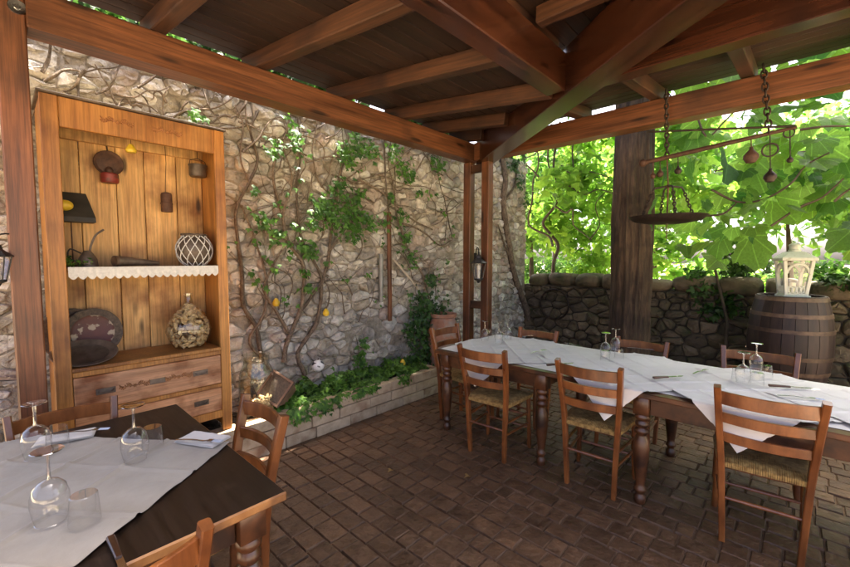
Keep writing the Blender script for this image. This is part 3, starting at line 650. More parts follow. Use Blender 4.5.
MB().tube(smoothpath([(0, .01, .09), (0, .02, .14), (0, .045, .20), (0, .085, .235)]), .006, 8).build('spout', MT['pewter'], oc); MB().tube(smoothpath([(0, -.045, .03), (0, -.09, .06), (0, -.08, .11), (0, -.03, .085)]), .0045, 6).build('handle', MT['iron'], oc)
items = []
p = on(65, 262, 0, -3.12)
for i in range(70): items.append(leafmatrix((-3.12 + random.uniform(-.05, .07), max(CY0 + .09, p.y - .02 + random.uniform(-.08, .14)), 1.512 + abs(random.gauss(0, .018))), rv() + Vector((0, 0, .6)), rv(), random.uniform(.016, .03)))
tag(leaves(items, 'oval').build('herb_sprig', MT['cover']), 'fresh green herb sprigs at the end of the cabinet shelf', 'herbs', kind='stuff')
a, b_ = on(116, 262, 0, -3.13), on(158, 262, 0, -3.22); hn = thing('wooden_horn', 'grey weathered wooden shaft tapering from a round end, lying on the shelf', 'wooden shaft', (-3.13, a.y, 1.503))
d = Vector((-.09, b_.y - a.y, 0)); mb = MB(); mb.tube([(0, 0, .034), d * .12 + Vector((0, 0, .034)), d * .5 + Vector((0, 0, .028)), d + Vector((0, 0, .018))], [.033, .031, .024, .014], 14); mb.build('shaft', MT['pewter'], hn); mb = MB(); mb.tube([Vector((0, 0, .034)) - d * .04, Vector((0, 0, .034)) + d * .015], [.034, .034], 16); mb.build('end_disc', MT['hoop'], hn)
# lattice vase
p = on(195, 266, 0, -3.18); lv = thing('lattice_vase', 'round glass vase wrapped in pale lattice on the cabinet shelf', 'vase', (-3.18, p.y, 1.502))
prof = [(.055, 0), (.085, .025), (.108, .07), (.115, .11), (.108, .15), (.090, .185), (.072, .205), (.075, .225)]
MB().lathe(prof, n=28, capt=False).build('bowl', MT['pewter'], lv)
def pr(t):
    t *= len(prof) - 1; i = min(int(t), len(prof) - 2); f = t - i; return prof[i][0] + (prof[i + 1][0] - prof[i][0]) * f, prof[i][1] + (prof[i + 1][1] - prof[i][1]) * f
for s in (-1, 1):
    for k in range(12):
        pts = []
        for j in range(11):
            r, z = pr(j / 10 * .9); a = 2 * math.pi * k / 12 + s * j / 10 * 1.25; pts.append(((r + .004) * math.cos(a), (r + .004) * math.sin(a), z))
        MB().tube(pts, .0032, 5).build('lattice_strip', MT['lace'], lv)
MB().tube([(.079 * math.cos(2 * math.pi * i / 24), .079 * math.sin(2 * math.pi * i / 24), .222) for i in range(24)], .006, 6, closed=True).build('rim', MT['wicker'], lv)
# demijohn of corks
def jar_of_corks(name, label, loc, prof, n_c, rad, zmax, lid=None):
    t = thing(name, label, 'jar', loc)
    MB().lathe(prof, n=28, capt=False).build('glass', MT['jar'], t)
    mb = MB(); q = random.Random(7); cnt = 0
    for i in range(n_c * 8):
        z = q.uniform(.015, zmax); a = q.uniform(0, 6.28)
        r_out = np.interp(z, [p[1] for p in prof], [p[0] for p in prof]) - .024
        if r_out < .01: continue
        r = r_out * q.choice([1, 1, 1, .75, .5]); c = Vector((r * math.cos(a), r * math.sin(a), z)); t_ = Vector((q.gauss(0, 1), q.gauss(0, 1), q.gauss(0, .7))).normalized()
        if r == r_out: t_ = (t_ - Vector((math.cos(a), math.sin(a), 0)) * t_.dot(Vector((math.cos(a), math.sin(a), 0))) * .8).normalized()
        mb.tube([c - t_ * .019, c + t_ * .019], .0105, 7); cnt += 1
        if cnt >= n_c: break
    tag(mb.build('corks', MT['cork'], t), kind='stuff'); return t
p = on(190, 349, 0, -3.2)
jar_of_corks('demijohn', 'bulbous glass demijohn filled with wine corks in the lower cabinet bay', (-3.2, p.y, .919), [(.085, 0), (.105, .012), (.133, .07), (.148, .12), (.134, .18), (.098, .24), (.05, .285), (.026, .32), (.022, .36), (.027, .365), (.027, .385)], 300, .12, .30)
# dishes
def dish(name, label, loc, r, tilt, mat, rimmat, az=0, asp=1):
    t = thing(name, label, 'dish', loc)
    m = Matrix.Rotation(az, 3, 'Z') @ Matrix.Rotation(tilt, 3, 'Y') @ Matrix.Diagonal((1, asp, 1))
    MB().lathe([(.0001, .004), (r * .62, .004), (r * .72, .012)], n=36, mat=m, capt=False).build('well', mat, t)
    MB().lathe([(r * .72, .012), (r * .97, .026), (r, .024), (r * .98, .018), (r * .72, .002), (r * .6, -.004), (.0001, -.004)], n=36, mat=m, capt=False).build('rim', rimmat, t)
    return t
p = on(95, 330, 0, -3.33); dish('painted_dish', 'round brown dish with cream decoration leaning in the lower bay', (-3.335, p.y - .01, .919 + .155), .155, R(76), MT['dish'], MT['wicker'])
p = on(75, 325, 0, -3.36); dish('basket_tray', 'dark woven tray leaning behind the painted dish', (-3.375, p.y - .02, .919 + .158), .158, R(82), MT['wicker'], MT['wicker'])
p = on(85, 353, 0, -3.15); dish('pewter_platter', 'dull oval platter propped low in front of the painted dish', (-3.16, p.y + .0, .919 + .045), .13, R(28), MT['pewter'], MT['pewter'], 0, 1.25)

# ================================================================== CHAIRS
def make_chair(name='chair', wood=None):
    wood = wood or MT['chair']; t = obj(name, None)
    for s in (-1, 1):
        pts = smoothpath([(s * .150, -.165, 0), (s * .158, -.178, .22), (s * .168, -.185, .45), (s * .182, -.215, .66), (s * .195, -.265, .875)], 3)
        mb = MB(); mb.sweep(pts, rsec(.030, .040, .3), up=(0, 1, 0), scales=[.88 + .14 * min(1, i / 6) for i in range(len(pts))]); mb.build('leg', wood, t)
        mb = MB(); pts = [(s * .195, .185, 0), (s * .192, .183, .03), (s * .186, .176, .30), (s * .184, .172, .445)]; mb.tube(pts, [.014, .0165, .0185, .017], 10); mb.build('leg', wood, t)
    for z, h, b in ((.815, .068, .045), (.705, .052, .04), (.595, .050, .034)):
        f = (z - .45) / .425; hw = .168 + .027 * f - .008; yy = -.187 - .078 * f ** 1.35
        pts = [(hw * (i / 5 - 1), yy - b * (1 - (i / 5 - 1) ** 2), z) for i in range(11)]
        MB().sweep(pts, rsec(.016, h, .35)).build('back_rail', wood, t)
    # rush seat
    mb = MB(); N = 12
    for j in range(N + 1):
        for i in range(N + 1):
            u, v = i / N * 2 - 1, j / N * 2 - 1; hw = .195 + .015 * v if v > 0 else .195 + .024 * v
            e = max(abs(u), abs(v)); dg = min(abs(abs(u) - abs(v)), .3) / .3
            mb.v.append((u * (hw + .008), v * .192, .010 + .010 * (1 - e ** 6) - .005 * (1 - dg) * (1 - (1 - e)) - .012 * (e > .99) - .006 * (1 - e)))
    mb.f = [(j * (N + 1) + i, j * (N + 1) + i + 1, (j + 1) * (N + 1) + i + 1, (j + 1) * (N + 1) + i) for j in range(N) for i in range(N)]
    rim = [i for i in range(N)] + [N + (N + 1) * j for j in range(N)] + [(N + 1) * (N + 1) - 1 - i for i in range(N)] + [(N + 1) * (N - j) for j in range(N)]
    o = len(mb.v); mb.v += [(mb.v[i][0] * .985, mb.v[i][1] * .985, -.030) for i in rim]
    n = len(rim); mb.f += [(rim[(k + 1) % n], rim[k], o + k, o + (k + 1) % n) for k in range(n)]; mb.f.append(tuple(o + k for k in range(n))[::-1]); mb.m = [0] * len(mb.f)
    mb.build('seat', MT['rush'], t, loc=(0, -.005, .455), sharp=60)
    for z in (.21, .30):
        for s in (-1, 1): MB().tube([(s * .157, -.178, z), (s * .172, 0, z), (s * .187, .178, z)], [.008, .0105, .008], 8).build('stretcher', wood, t)
    for z, r in ((.17, .0095), (.27, .0095)): MB().tube([(-.188, .179, z), (0, .179, z), (.188, .179, z)], [.008, r + .001, .008], 8).build('stretcher', wood, t)
    MB().tube([(-.158, -.178, .25), (0, -.178, .25), (.158, -.178, .25)], [.008, .0105, .008], 8).build('stretcher', wood, t)
    return t
ch0 = make_chair(); GC = 'ladder-back dining chairs'
_first = [True]
def chair(x, y, face, label, zs=1.0, sx=1.0):
    """x,y: middle of the backrest top; face = direction (degrees) the sitter looks, 90 = +Y"""
    o = ch0 if _first[0] else copy_tree(ch0); _first[0] = False
    rz = R(face - 90); off = Vector((0, .255, 0)); off.rotate(Quaternion((0, 0, 1), rz))
    o.location = (x + off.x, y + off.y, .014); o.rotation_euler = (0, 0, rz); o.scale = (sx, 1, zs); tag(o, label, 'chair', GC); return o
chair(-1.715, 2.46, 94, 'ladder-back rush chair nearest the planter, its back to the open patio floor')
chair(-.955, 2.54, 93, 'middle ladder-back rush chair of the three with their backs to the open floor')
chair(-.085, 2.575, 95, 'ladder-back rush chair facing the barrel across the long table', sx=1.05)
chair(-2.545, 3.02, 0, 'ladder-back rush chair at the head of the long table beside the ivy planter')
chair(-1.90, 3.70, -88, 'ladder-back rush chair by the corner posts, facing away from the low wall', .95)
chair(-.97, 3.78, -92, 'ladder-back rush chair in front of the tree trunk, facing away from the low wall', .965)
chair(-.195, 3.86, -86, 'ladder-back rush chair in front of the barrel, its back to the barrel', .985, 1.1)
chair(-2.60, .20, 0, 'ladder-back chair between the small table and the cabinet', .935)
chair(-1.765, .80, -91, 'ladder-back chair at the dark table facing away from the planter', 1.0)
chair(-1.065, .135, 180, 'ladder-back chair at the end of the dark table opposite the cabinet')

# ================================================================== TABLES
LEGP = [(.030, 0), (.034, .015), (.034, .045), (.024, .06), (.024, .07), (.036, .085), (.036, .10), (.026, .115), (.028, .14), (.038, .22), (.046, .31), (.047, .37), (.040, .42), (.030, .445), (.030, .455), (.043, .47), (.043, .485), (.031, .50), (.040, .515), (.040, .53), (.031, .545), (.043, .56), (.043, .575), (.034, .59)]
def table(name, label, x0, x1, y0, y1, ztop, legs, thick=.032, top=None, edge=None, aprh=.12):
    t = thing(name, label, 'table', ((x0 + x1) / 2, (y0 + y1) / 2, .012)); L0 = t.location
    c = Vector(((x0 + x1) / 2, (y0 + y1) / 2, ztop - thick / 2)) - L0
    if edge:
        me = MB(); me.cbox((0, 0, 0), (x1 - x0, y1 - y0, thick), .005)
        o = me.build('table_top', [edge, top], t, smooth=False, loc=c)
        for p in o.data.polygons:
            if p.normal.z > .9: p.material_index = 1
    else: obj('table_top', bboxmesh((x1 - x0, y1 - y0, thick), .005, top or MT['table'], 'table_top'), t, c)
    lx0, lx1, ly0, ly1 = legs; za = ztop - thick - aprh
    for xx in (lx0, lx1):
        for yy in (ly0, ly1):
            k = (za - .012) / .59; mb = MB(); mb.lathe([(r, z * k) for r, z in LEGP], n=18); mb.cbox((0, 0, za - .012 + aprh / 2 - .001), (.088, .088, aprh), .003)
            mb.build('leg', MT['table'], t, loc=(xx - L0.x, yy - L0.y, 0), sharp=50)
    zz = ztop - thick - aprh / 2 - .002
    for yy in (ly0, ly1): beam('apron', (lx0 + .046, yy, zz), (lx1 - .046, yy, zz), .028, aprh - .008, MT['table'], t, .003)
    for xx in (lx0, lx1): beam('apron', (xx, ly0 + .046, zz), (xx, ly1 - .046, zz), .028, aprh - .008, MT['table'], t, .003)
    return t
TZ = .742
table('dining_table', 'brown wooden dining table with turned legs at the planter end of the long row', -2.36, -1.02, 2.65, 3.64, TZ, (-2.28, -1.36, 2.735, 3.48), top=MT['table'])
table('dining_table', 'brown wooden dining table with turned legs nearest the barrel', -1.015, 1.35, 2.63, 3.66, TZ, (-.68, 1.26, 2.72, 3.55), top=MT['table'])
LZ = .76
table('dark_table', 'square dark-topped table with worn pale edges near the cabinet', -2.46, -1.245, -.62, .645, LZ, (-2.37, -1.34, -.53, .55), top=MT['tabletop'], edge=MT['tabedge'])

def cloth_mesh(cx, cy, hx, hy, ang, rect, ztop, N=44, seed=0, wr=.002, creases=()):
    x0, x1, y0, y1 = rect; mb = MB(); ca, sa = math.cos(ang), math.sin(ang); M_ = max(2, int(N * hy / hx))
    for j in range(M_ + 1):
        for i in range(N + 1):
            u, v = (i / N * 2 - 1) * hx, (j / M_ * 2 - 1) * hy
            x, y = cx + u * ca - v * sa, cy + u * sa + v * ca
            ox = max(x0 - x, x - x1, 0); oy = max(y0 - y, y - y1, 0); d = math.hypot(ox, oy)
            nz = mnoise.noise(Vector((x * 4 + seed, y * 4, seed))) * wr * .7 + (1 - abs(mnoise.noise(Vector((x * 5 + seed, y * 5, 3))) * 2.2)) * wr * .35 + mnoise.noise(Vector((x * 13, y * 13 + seed, 3))) * wr * .25
            for k, h in creases:
                for s in (u, v):
                    e = abs(s - k); nz += h * max(0, 1 - e / .013)
            z = ztop + abs(nz) - d
            if ox: x = (x0 - .007 - d * .10 if x < x0 else x1 + .007 + d * .10) ; 
            if oy: y = (y0 - .007 - d * (.12 + .10 * math.sin(x * 19 + seed)) if y < y0 else y1 + .007 + d * .12)
            if d > 0: z += .004 * math.sin(x * 15 + seed)
            mb.v.append((x, y, z))
    mb.f = [(j * (N + 1) + i, j * (N + 1) + i + 1, (j + 1) * (N + 1) + i + 1, (j + 1) * (N + 1) + i) for j in range(M_) for i in range(N)]; mb.m = [0] * len(mb.f); return mb
TR = (-2.36, 1.35, 2.63, 3.66)
mb = cloth_mesh(-.5, 3.19, 1.88, .49, 0, TR, TZ + .0025, 90, 2, .002)
tag(mb.build('table_runner', MT['cloth'], sharp=80), 'long white cloth runner lying lengthwise under the square cloths', 'tablecloth')
for i, (tx, rot, lab) in enumerate(((-1.84, 43, 'white square cloth laid cornerwise at the planter end of the long table'), (-.87, 46, 'white square cloth laid cornerwise across the joint of the two long tables'), (-.185, 44, 'white square cloth laid cornerwise in front of the barrel'), (.56, 45, 'white square cloth laid cornerwise at the far end of the long table, past the barrel'))):
    mb = cloth_mesh(tx, 3.09, .48, .48, R(rot), TR, TZ + .006 + .0045 * i, 110, i * 5.3, .009, ((0, .008), (.16, .006), (-.16, .006), (.32, .005), (-.32, .005)))
    tag(mb.build('square_cloth', MT['cloth'], sharp=80), lab, 'tablecloth', 'square cloths on the long table')
LR = (-2.46, -1.245, -.62, .645)
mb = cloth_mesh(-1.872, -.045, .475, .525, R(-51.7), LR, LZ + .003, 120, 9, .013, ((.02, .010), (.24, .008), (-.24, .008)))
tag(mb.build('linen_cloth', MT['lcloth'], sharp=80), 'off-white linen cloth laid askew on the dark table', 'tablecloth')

# ================================================================== GLASSES AND CUTLERY
def glass_meshes():
    s = MB().lathe([(.0335, .0), (.032, .0012), (.0315, .0), (.0365, .02), (.041, .05), (.0405, .07), (.034, .095), (.020, .110), (.006, .116)], n=28, capt=False).mesh('bowl')
    f = MB().lathe([(.006, .114), (.0046, .125), (.0040, .160), (.005, .181), (.012, .187), (.033, .1900), (.0348, .1918), (.033, .1935), (.010, .193), (.0001, .193)], n=24, capt=False).mesh('stem')
    f.materials.append(MT['thickglass']); f.set_sharp_from_angle(angle=R(40))
    t = MB().lathe([(.036, 0), (.034, .04), (.031, .078), (.029, .080), (.0001, .080)], n=22, capt=False).mesh('tumbler')
    for m in (s, t): m.materials.append(MT['glass']); m.set_sharp_from_angle(angle=R(40))
    return s, t, f
GW, GT, GS = glass_meshes()
def wineglass(x, y, z, label, s=1.0, group=None):
    o = tag(obj('wine_glass', None, None, (x, y, z), (0, 0, rnd() * 6)), label, 'wine glass', group); o.scale = (s, s, s); obj('bowl', GW, o); obj('stem', GS, o)
def tumbler(x, y, z, label, s=1.0, group=None): o = tag(obj('tumbler', GT, None, (x, y, z), (0, 0, rnd() * 6)), label, 'tumbler', group); o.scale = (s, s, s)
TZc = TZ + .029
def at(px, py, z): return on(px, py, 2, z)
G1 = 'upturned glasses at the planter end of the long table'; G2 = 'upturned glasses before the tree trunk'; G3 = 'upturned glasses before the barrel'; G4 = 'upturned glasses on the dark table'
for px, py, l in ((485, 320, 'upturned wine glass nearest the table head chair and planter'), (499, 322, 'upturned wine glass in the middle of the three by the corner posts'), (508, 319, 'upturned wine glass in front of the chair by the corner posts')):
    p = at(px, py, TZc + .193); wineglass(p.x, p.y, TZc - .008, l, 1, G1)
for px, py, l in ((606, 332, 'upturned wine glass before the trunk, further from the low wall'), (616, 328, 'upturned wine glass before the trunk, closer to the low wall')):
    p = at(px, py, TZc + .193); wineglass(p.x, min(p.y, 3.62), TZc - .006, l, 1, G2)
for px, py, l in ((744, 352, 'upturned wine glass before the barrel, on the trunk side'), (757, 343, 'upturned wine glass before the barrel, closer to the low wall')):
    p = at(px, py, TZc + .193); wineglass(p.x, min(p.y, 3.62), TZc - .002, l, 1, G3)
for px, py, l in ((489, 336, 'upturned tumbler by the corner posts, closest to the table head chair'), (504, 337, 'upturned tumbler by the corner posts, closest to the trunk')): p = at(px, py, TZc); tumbler(p.x, min(p.y, 3.5), TZc - .008, l, 1, G1)
for px, py, l in ((605, 360, 'upturned tumbler before the trunk, on the planter side'), (619, 358, 'upturned tumbler before the trunk, on the barrel side')): p = at(px, py, TZc); tumbler(p.x, p.y, TZc - .006, l, 1, G2)
for px, py, l in ((738, 380, 'upturned tumbler before the barrel, on the trunk side of the wine glasses'), (757, 385, 'upturned tumbler before the barrel, furthest from the low wall'), (766, 377, 'upturned tumbler before the barrel, past the wine glasses')): p = at(px, py, TZc); tumbler(p.x, p.y, TZc - .002, l, 1, G3)
for px, py, lab in ((34, 403, 'upturned wine glass on the dark table in front of the cabinet drawers'), (133, 405, 'upturned wine glass on the dark table beside the folded napkin with fork'), (47, 450, 'upturned wine glass in the middle of the linen cloth')):
    p = at(px, py, LZ + .014 + .193 * 1.12); wineglass(p.x, p.y, LZ + .014, lab, 1.12)
for px, py, lab in ((153, 447, 'upturned tumbler next to the folded napkin on the dark table'), (85, 522, 'upturned tumbler in the middle of the linen cloth'), (58, 447, 'upturned tumbler in front of the cabinet on the dark table')):
    p = at(px, py, LZ + .014); tumbler(p.x, p.y, LZ + .014, lab, 1.08)
def napkin(x, y, z, ang, label, sx=.20, sy=.11):
    mb = MB()
    for k in range(3):
        N = 10; o = len(mb.v); zz = .003 + k * .0035; kx = 1 - .03 * k
        for j in range(N + 1):
            for i in range(N + 1):
                u, v = i / N - .5, j / N - .5; mb.v.append((u * sx * kx, v * sy * kx, zz + .003 * abs(mnoise.noise(Vector((u * 5 + x * 9, v * 5 + k, y)))) ))
        mb.f += [(o + j * (N + 1) + i, o + j * (N + 1) + i + 1, o + (j + 1) * (N + 1) + i + 1, o + (j + 1) * (N + 1) + i) for j in range(N) for i in range(N)]
    mb.m = [0] * len(mb.f); o = mb.build('napkin', MT['cloth'], loc=(x, y, z)); o.rotation_euler[2] = ang; tag(o, label, 'napkin', 'folded napkins'); return o
def fork(x, y, z, ang, label, group='forks and knives'):
    t = thing('fork', label, 'fork', (x, y, z), ang, group)
    mb = MB(); mb.sweep(smoothpath([(-.10, 0, .002), (-.03, 0, .006), (.02, 0, .003), (.045, 0, .006)]), rsec(.009, .003)); mb.build('handle', MT['steel'], t)
    mb = MB(); mb.box((.055, 0, .0065), (.022, .021, .002))
    for k in range(4): mb.tube([(.065, -.009 + k * .006, .0065), (.105, -.009 + k * .006, .004)], .0015, 5)
    mb.build('tines', MT['steel'], t)
def knife(x, y, z, ang, label, dark=True, group='forks and knives'):
    t = thing('knife', label, 'knife', (x, y, z), ang, group)
    MB().sweep(smoothpath([(-.11, 0, .008), (-.06, 0, .008), (0, 0, .007)]), rsec(.019, .013, .5), scales=[1.05, 1.1, 1.1, 1.05, 1, .95, .9, .85, .8]).build('handle', MT['table'] if dark else MT['steel'], t)
    mb = MB(); mb.add([(0, -.008, .006), (.10, -.009, .005), (.125, .004, .005), (.10, .009, .005), (0, .008, .006), (0, -.008, .008), (.10, -.009, .0062), (.125, .004, .0062), (.10, .009, .0062), (0, .008, .008)], [(4, 3, 2, 1, 0), (5, 6, 7, 8, 9)] + [(i, (i + 1) % 5, 5 + (i + 1) % 5, 5 + i) for i in range(5)]); mb.build('blade', MT['steel'], t, smooth=False)
p = at(203, 440, LZ + .01); napkin(p.x, p.y, LZ + .008, R(28), 'folded napkin under a fork on the dark table'); fork(p.x + .035, p.y - .03, LZ + .026, R(38), 'fork lying on the folded napkin of the dark table')
p = at(66, 438, LZ + .01); napkin(p.x, p.y, LZ + .008, R(75), 'folded napkin on the dark table in front of the cabinet'); fork(p.x + .02, p.y + .05, LZ + .026, R(60), 'fork on the dark table in front of the cabinet')
p = at(119, 560, LZ + .01); q_ = at(104, 524, LZ + .01); knife(p.x, p.y, LZ + .009, math.atan2(p.y - q_.y, p.x - q_.x), 'knife with dark wooden handle at the edge of the linen cloth')
for px, py, a, k in ((531, 336, 70, 'fork on the long table next to the corner posts'), (573, 345, -20, 'fork lying cross-wise between the first and second glass groups'), (640, 349, 10, 'fork on the long table before the tree trunk'), (700, 372, 75, 'fork left alone halfway to the barrel glasses'), (538, 352, 80, 'fork at the place of the middle chair'), (800, 398, 20, 'fork at the place beyond the barrel glasses')):
    p = at(px, py, TZc); fork(p.x, p.y, TZc + .001, R(a), k)
for px, py, a, k in ((560, 365, 60, 'knife at the table edge beside the middle chair'), (668, 378, 55, 'knife at the table edge between the middle chair and the chair facing the barrel'), (790, 388, 30, 'knife beyond the barrel glasses')):
    p = at(px, py, TZc); knife(p.x, p.y, TZc + .001, R(a), k, True)

# ================================================================== LANTERNS
def wall_lantern(loc, s, label, arm):
    t = thing('wall_lantern', label, 'lantern', loc); t.scale = (s, s, s); K = MT['black']
    n = 6; ring = lambda r, z: [(r * math.cos(2 * math.pi * (i + .5) / n), r * math.sin(2 * math.pi * (i + .5) / n), z) for i in range(n)]
    MB().lathe([(.0001, -.035), (.012, -.03), (.02, -.012), (.048, 0), (.05, .012), (.046, .016)], n=12).build('base', K, t)
    a, b = ring(.045, .014), ring(.078, .185)
    for i in range(n): MB().tube([a[i], b[i]], .0045, 6).build('bar', K, t)
    for i in range(n):
        j = (i + 1) % n; mb = MB(); f = .97; q = [Vector(p) * f for p in (a[i], a[j], b[j], b[i])]
        for p, r in zip(q, (a[i], a[j], b[j], b[i])): p.z = r[2]
        mb.add(q, [(0, 1, 2, 3)]); mb.build('pane', MT['glass'], t, smooth=False)
    MB().lathe([(.088, .183), (.092, .19), (.086, .196), (.05, .225), (.034, .24), (.030, .262), (.034, .266), (.012, .28), (.008, .295), (.013, .305), (.0001, .318)], n=6, mat=Matrix.Rotation(R(30), 3, 'Z')).build('roof', K, t, sharp=20)
    MB().lathe([(.016, .015), (.017, .09), (.013, .10), (.022, .125), (.018, .16), (.0001, .172)], n=12).build('bulb', MT['milk'], t)
    arm = Vector(arm) / s; mb = MB(); mb.tube(smoothpath([(0, 0, .30), (arm.x * .1, arm.y * .1, .345), (arm.x * .6, arm.y * .6, .35), (arm.x * .97, arm.y * .97, .27)]), .006, 6); mb.cbox(arm + Vector((0, 0, .24)), (.03, .03, .12), .004); mb.build('bracket', K, t); return t
p = on(478.5, 280, 1, 3.84); wall_lantern((p.x, 3.84, p.z), 1.06, 'black hexagonal wall lantern on the paired corner posts', (-.09, .06, 0))
p = on(9, 286, 0, -2.80); wall_lantern((-2.84, p.y - .035, p.z + .02), .66, 'black wall lantern on the single post beside the cabinet', (-.06, .10, 0))

# ================================================================== BARREL, WHITE LANTERN, HOOP
bc = Vector((-.055, 5.78, 0))
tag(MB().cbox((0, 0, .09), (.8, .8, .2), .02).build('stone_plinth', MT['dstone1'], loc=(bc.x, bc.y, -.01), smooth=False), 'flat stone plinth under the barrel', 'plinth')
ba = thing('wine_barrel', 'upright dark wooden wine barrel with pale metal hoops by the low wall', 'barrel', (bc.x, bc.y, .181)); BH = .985
br = lambda z: .285 + .07 * (1 - ((z / BH) * 2 - 1) ** 2)
for k in range(22):
    a0, a1 = 2 * math.pi * k / 22 + .006, 2 * math.pi * (k + 1) / 22 - .006; mb = MB(); rows = 9; da = random.uniform(-.002, .002)
    for i in range(rows):
        z = BH * i / (rows - 1)
        for a in (a0, (a0 + a1) / 2, a1): mb.v.append(((br(z) + da) * math.cos(a), (br(z) + da) * math.sin(a), z))
        for a in (a1, a0): mb.v.append(((br(z) - .025) * math.cos(a), (br(z) - .025) * math.sin(a), z))
    mb.f = [(i * 5 + q, i * 5 + (q + 1) % 5, (i + 1) * 5 + (q + 1) % 5, (i + 1) * 5 + q) for i in range(rows - 1) for q in range(5)] + [(0, 1, 2, 3, 4)[::-1], tuple((rows - 1) * 5 + q for q in range(5))]; mb.m = [0] * len(mb.f)
    mb.build('stave', MT['stave'], ba)
MB().lathe([(.0001, BH - .03), (.262, BH - .03)], n=30).build('head', MT['stave'], ba); MB().lathe([(.262, .03), (.0001, .03)], n=30).build('head', MT['stave'], ba)
for z in (.03, .20, .36, .63, .79, .955):
    mb = MB(); hw = .02; mb.lathe([(br(z - hw) - .002, z - hw), (br(z - hw) + .005, z - hw), (br(z + hw) + .005, z + hw), (br(z + hw) - .002, z + hw)], n=40, capt=False); mb.build('hoop', MT['hoop'], ba)
# white lantern
wz = .181 + BH - .028; wlz = thing('white_lantern', 'white openwork candle lantern standing on the barrel', 'lantern', (bc.x + .01, bc.y - .02, wz), R(20)); wlz.scale = (.84, .84, 1.06); Wm = MT['white']
mb = MB(); mb.cbox((0, 0, .015), (.27, .27, .03), .005); mb.cbox((0, 0, .04), (.235, .235, .02), .004); mb.build('base', Wm, wlz, smooth=False)
for sx in (-1, 1):
    for sy in (-1, 1): MB().sweep([(sx * .10, sy * .10, .05), (sx * .135, sy * .135, .37)], rsec(.036, .036)).build('post', Wm, wlz)
for k in range(4):
    rm = Matrix.Rotation(k * math.pi / 2, 3, 'Z'); mb = MB()
    pts = [rm @ Vector((.085 * math.cos(math.pi * i / 10) * 1.22, -.10 - .035 * (.22 + .13 * math.sin(math.pi * i / 10)) / .35, .25 + .09 * math.sin(math.pi * i / 10))) for i in range(11)]
    mb.tube(pts, .015, 6); mb.build('arch', Wm, wlz)
    mb = MB()
    for i in range(4): c = rm @ Vector((-.06 + .04 * i, -.108, .085)); mb.tube([c + rm @ Vector((.018 * math.cos(2 * math.pi * j / 8), 0, .030 * math.sin(2 * math.pi * j / 8))) for j in range(8)], .008, 5, closed=True)
    mb.build('scroll_rail', Wm, wlz)
    q_ = [rm @ Vector(p) for p in ((-.09, -.098, .06), (.09, -.098, .06), (.122, -.128, .365), (-.122, -.128, .365))]; mb = MB(); mb.add(q_, [(0, 1, 2, 3)]); mb.build('pane', MT['glass'], wlz, smooth=False)
mb = MB(); s2 = math.sqrt(2); mb.lathe([(.165 * s2, .37), (.175 * s2, .378), (.172 * s2, .40), (.15 * s2, .412), (.085 * s2, .455), (.06 * s2, .462)], n=4, mat=Matrix.Rotation(R(45), 3, 'Z')); mb.build('roof', Wm, wlz, sharp=20)
MB().lathe([(.06, .46), (.063, .475), (.052, .485), (.056, .515), (.062, .52), (.058, .533), (.03, .545), (.0001, .55)], n=16).build('chimney_cap', Wm, wlz); MB().tube([(.0 + .035 * math.cos(2 * math.pi * j / 16), 0, .575 + .03 * math.sin(2 * math.pi * j / 16)) for j in range(16)], .004, 6, closed=True).build('ring', Wm, wlz)
MB().lathe([(.03, .05), (.03, .15), (.024, .152), (.0001, .15)], n=16).build('candle', MT['candle'], wlz)
# iron hoop leaning on the low wall
p = on(541, 333, 1, 5.9); hp = MB(); rr = .24
hp.tube([(rr * math.cos(2 * math.pi * i / 40), 0, rr + rr * math.sin(2 * math.pi * i / 40)) for i in range(40)], .016, 8, closed=True)
o = hp.build('iron_hoop', MT['iron'], loc=(p.x + .1, 6.14, .58)); tag(o, 'dark iron hoop hanging on the low wall behind the table', 'hoop')

# ================================================================== HANGING SCALE
HY = 3.83
hs_ = thing('hanging_scale', 'old iron steelyard scale with pan and weights hung by chains from the beam', 'scale', (-.6, HY, 1.88)); H0 = hs_.location
def hp_(px, py, dy=0): p = on(px, py, 1, HY + dy); return p - H0
mb = MB(); a, b = hp_(643, 163), hp_(797, 127); mb.tube([a, a.lerp(b, .05), a.lerp(b, .5), b], [.026, .019, .018, .012], 8); mb.sphere(a, .034, 10, 8); mb.build('balance_arm', MT['rust'], hs_)
mb = MB(); mb.tube([hp_(647, 132, -.02), hp_(796, 126, -.02)], .008, 6); mb.build('rod', MT['iron'], hs_)
def chain(name, a, b, lk=.042, r=.0042, parent=hs_):
    a, b = Vector(a), Vector(b); d = (b - a); n = max(2, int(d.length / (lk * .72))); d.normalize(); mb = MB()
    s1 = d.cross(Vector((0, 1, 0.01))).normalized(); s2_ = d.cross(s1)
    for i in range(n):
        c = a + (b - a) * ((i + .5) / n); s = s1 if i % 2 else s2_
        mb.tube([c + d * (lk / 2 * math.cos(2 * math.pi * j / 10)) + s * (lk * .3 * math.sin(2 * math.pi * j / 10)) for j in range(10)], r, 5, closed=True)
    return mb.build(name, MT['iron'], parent)
chain('chain', Vector((hp_(667, 95).x, -.03, 2.93 - H0.z)), hp_(667, 157), .05, .007); chain('chain', Vector((hp_(763, 75).x, -.03, 2.93 - H0.z)), hp_(769, 133), .06, .007)
for px, yy in ((667, 2.93), (763, 2.93)):   # loop over the beam
    x_ = hp_(px, 90).x; mb = MB(); mb.tube(smoothpath([(x_, -.03, 2.90 - H0.z), (x_, -.02, 2.925 - H0.z), (x_, .12, 2.925 - H0.z), (x_, .22, 2.925 - H0.z), (x_, .24, 2.85 - H0.z)]), .006, 6); mb.build('beam_hook', MT['iron'], hs_)
pc = hp_(667, 219); pr_ = .285
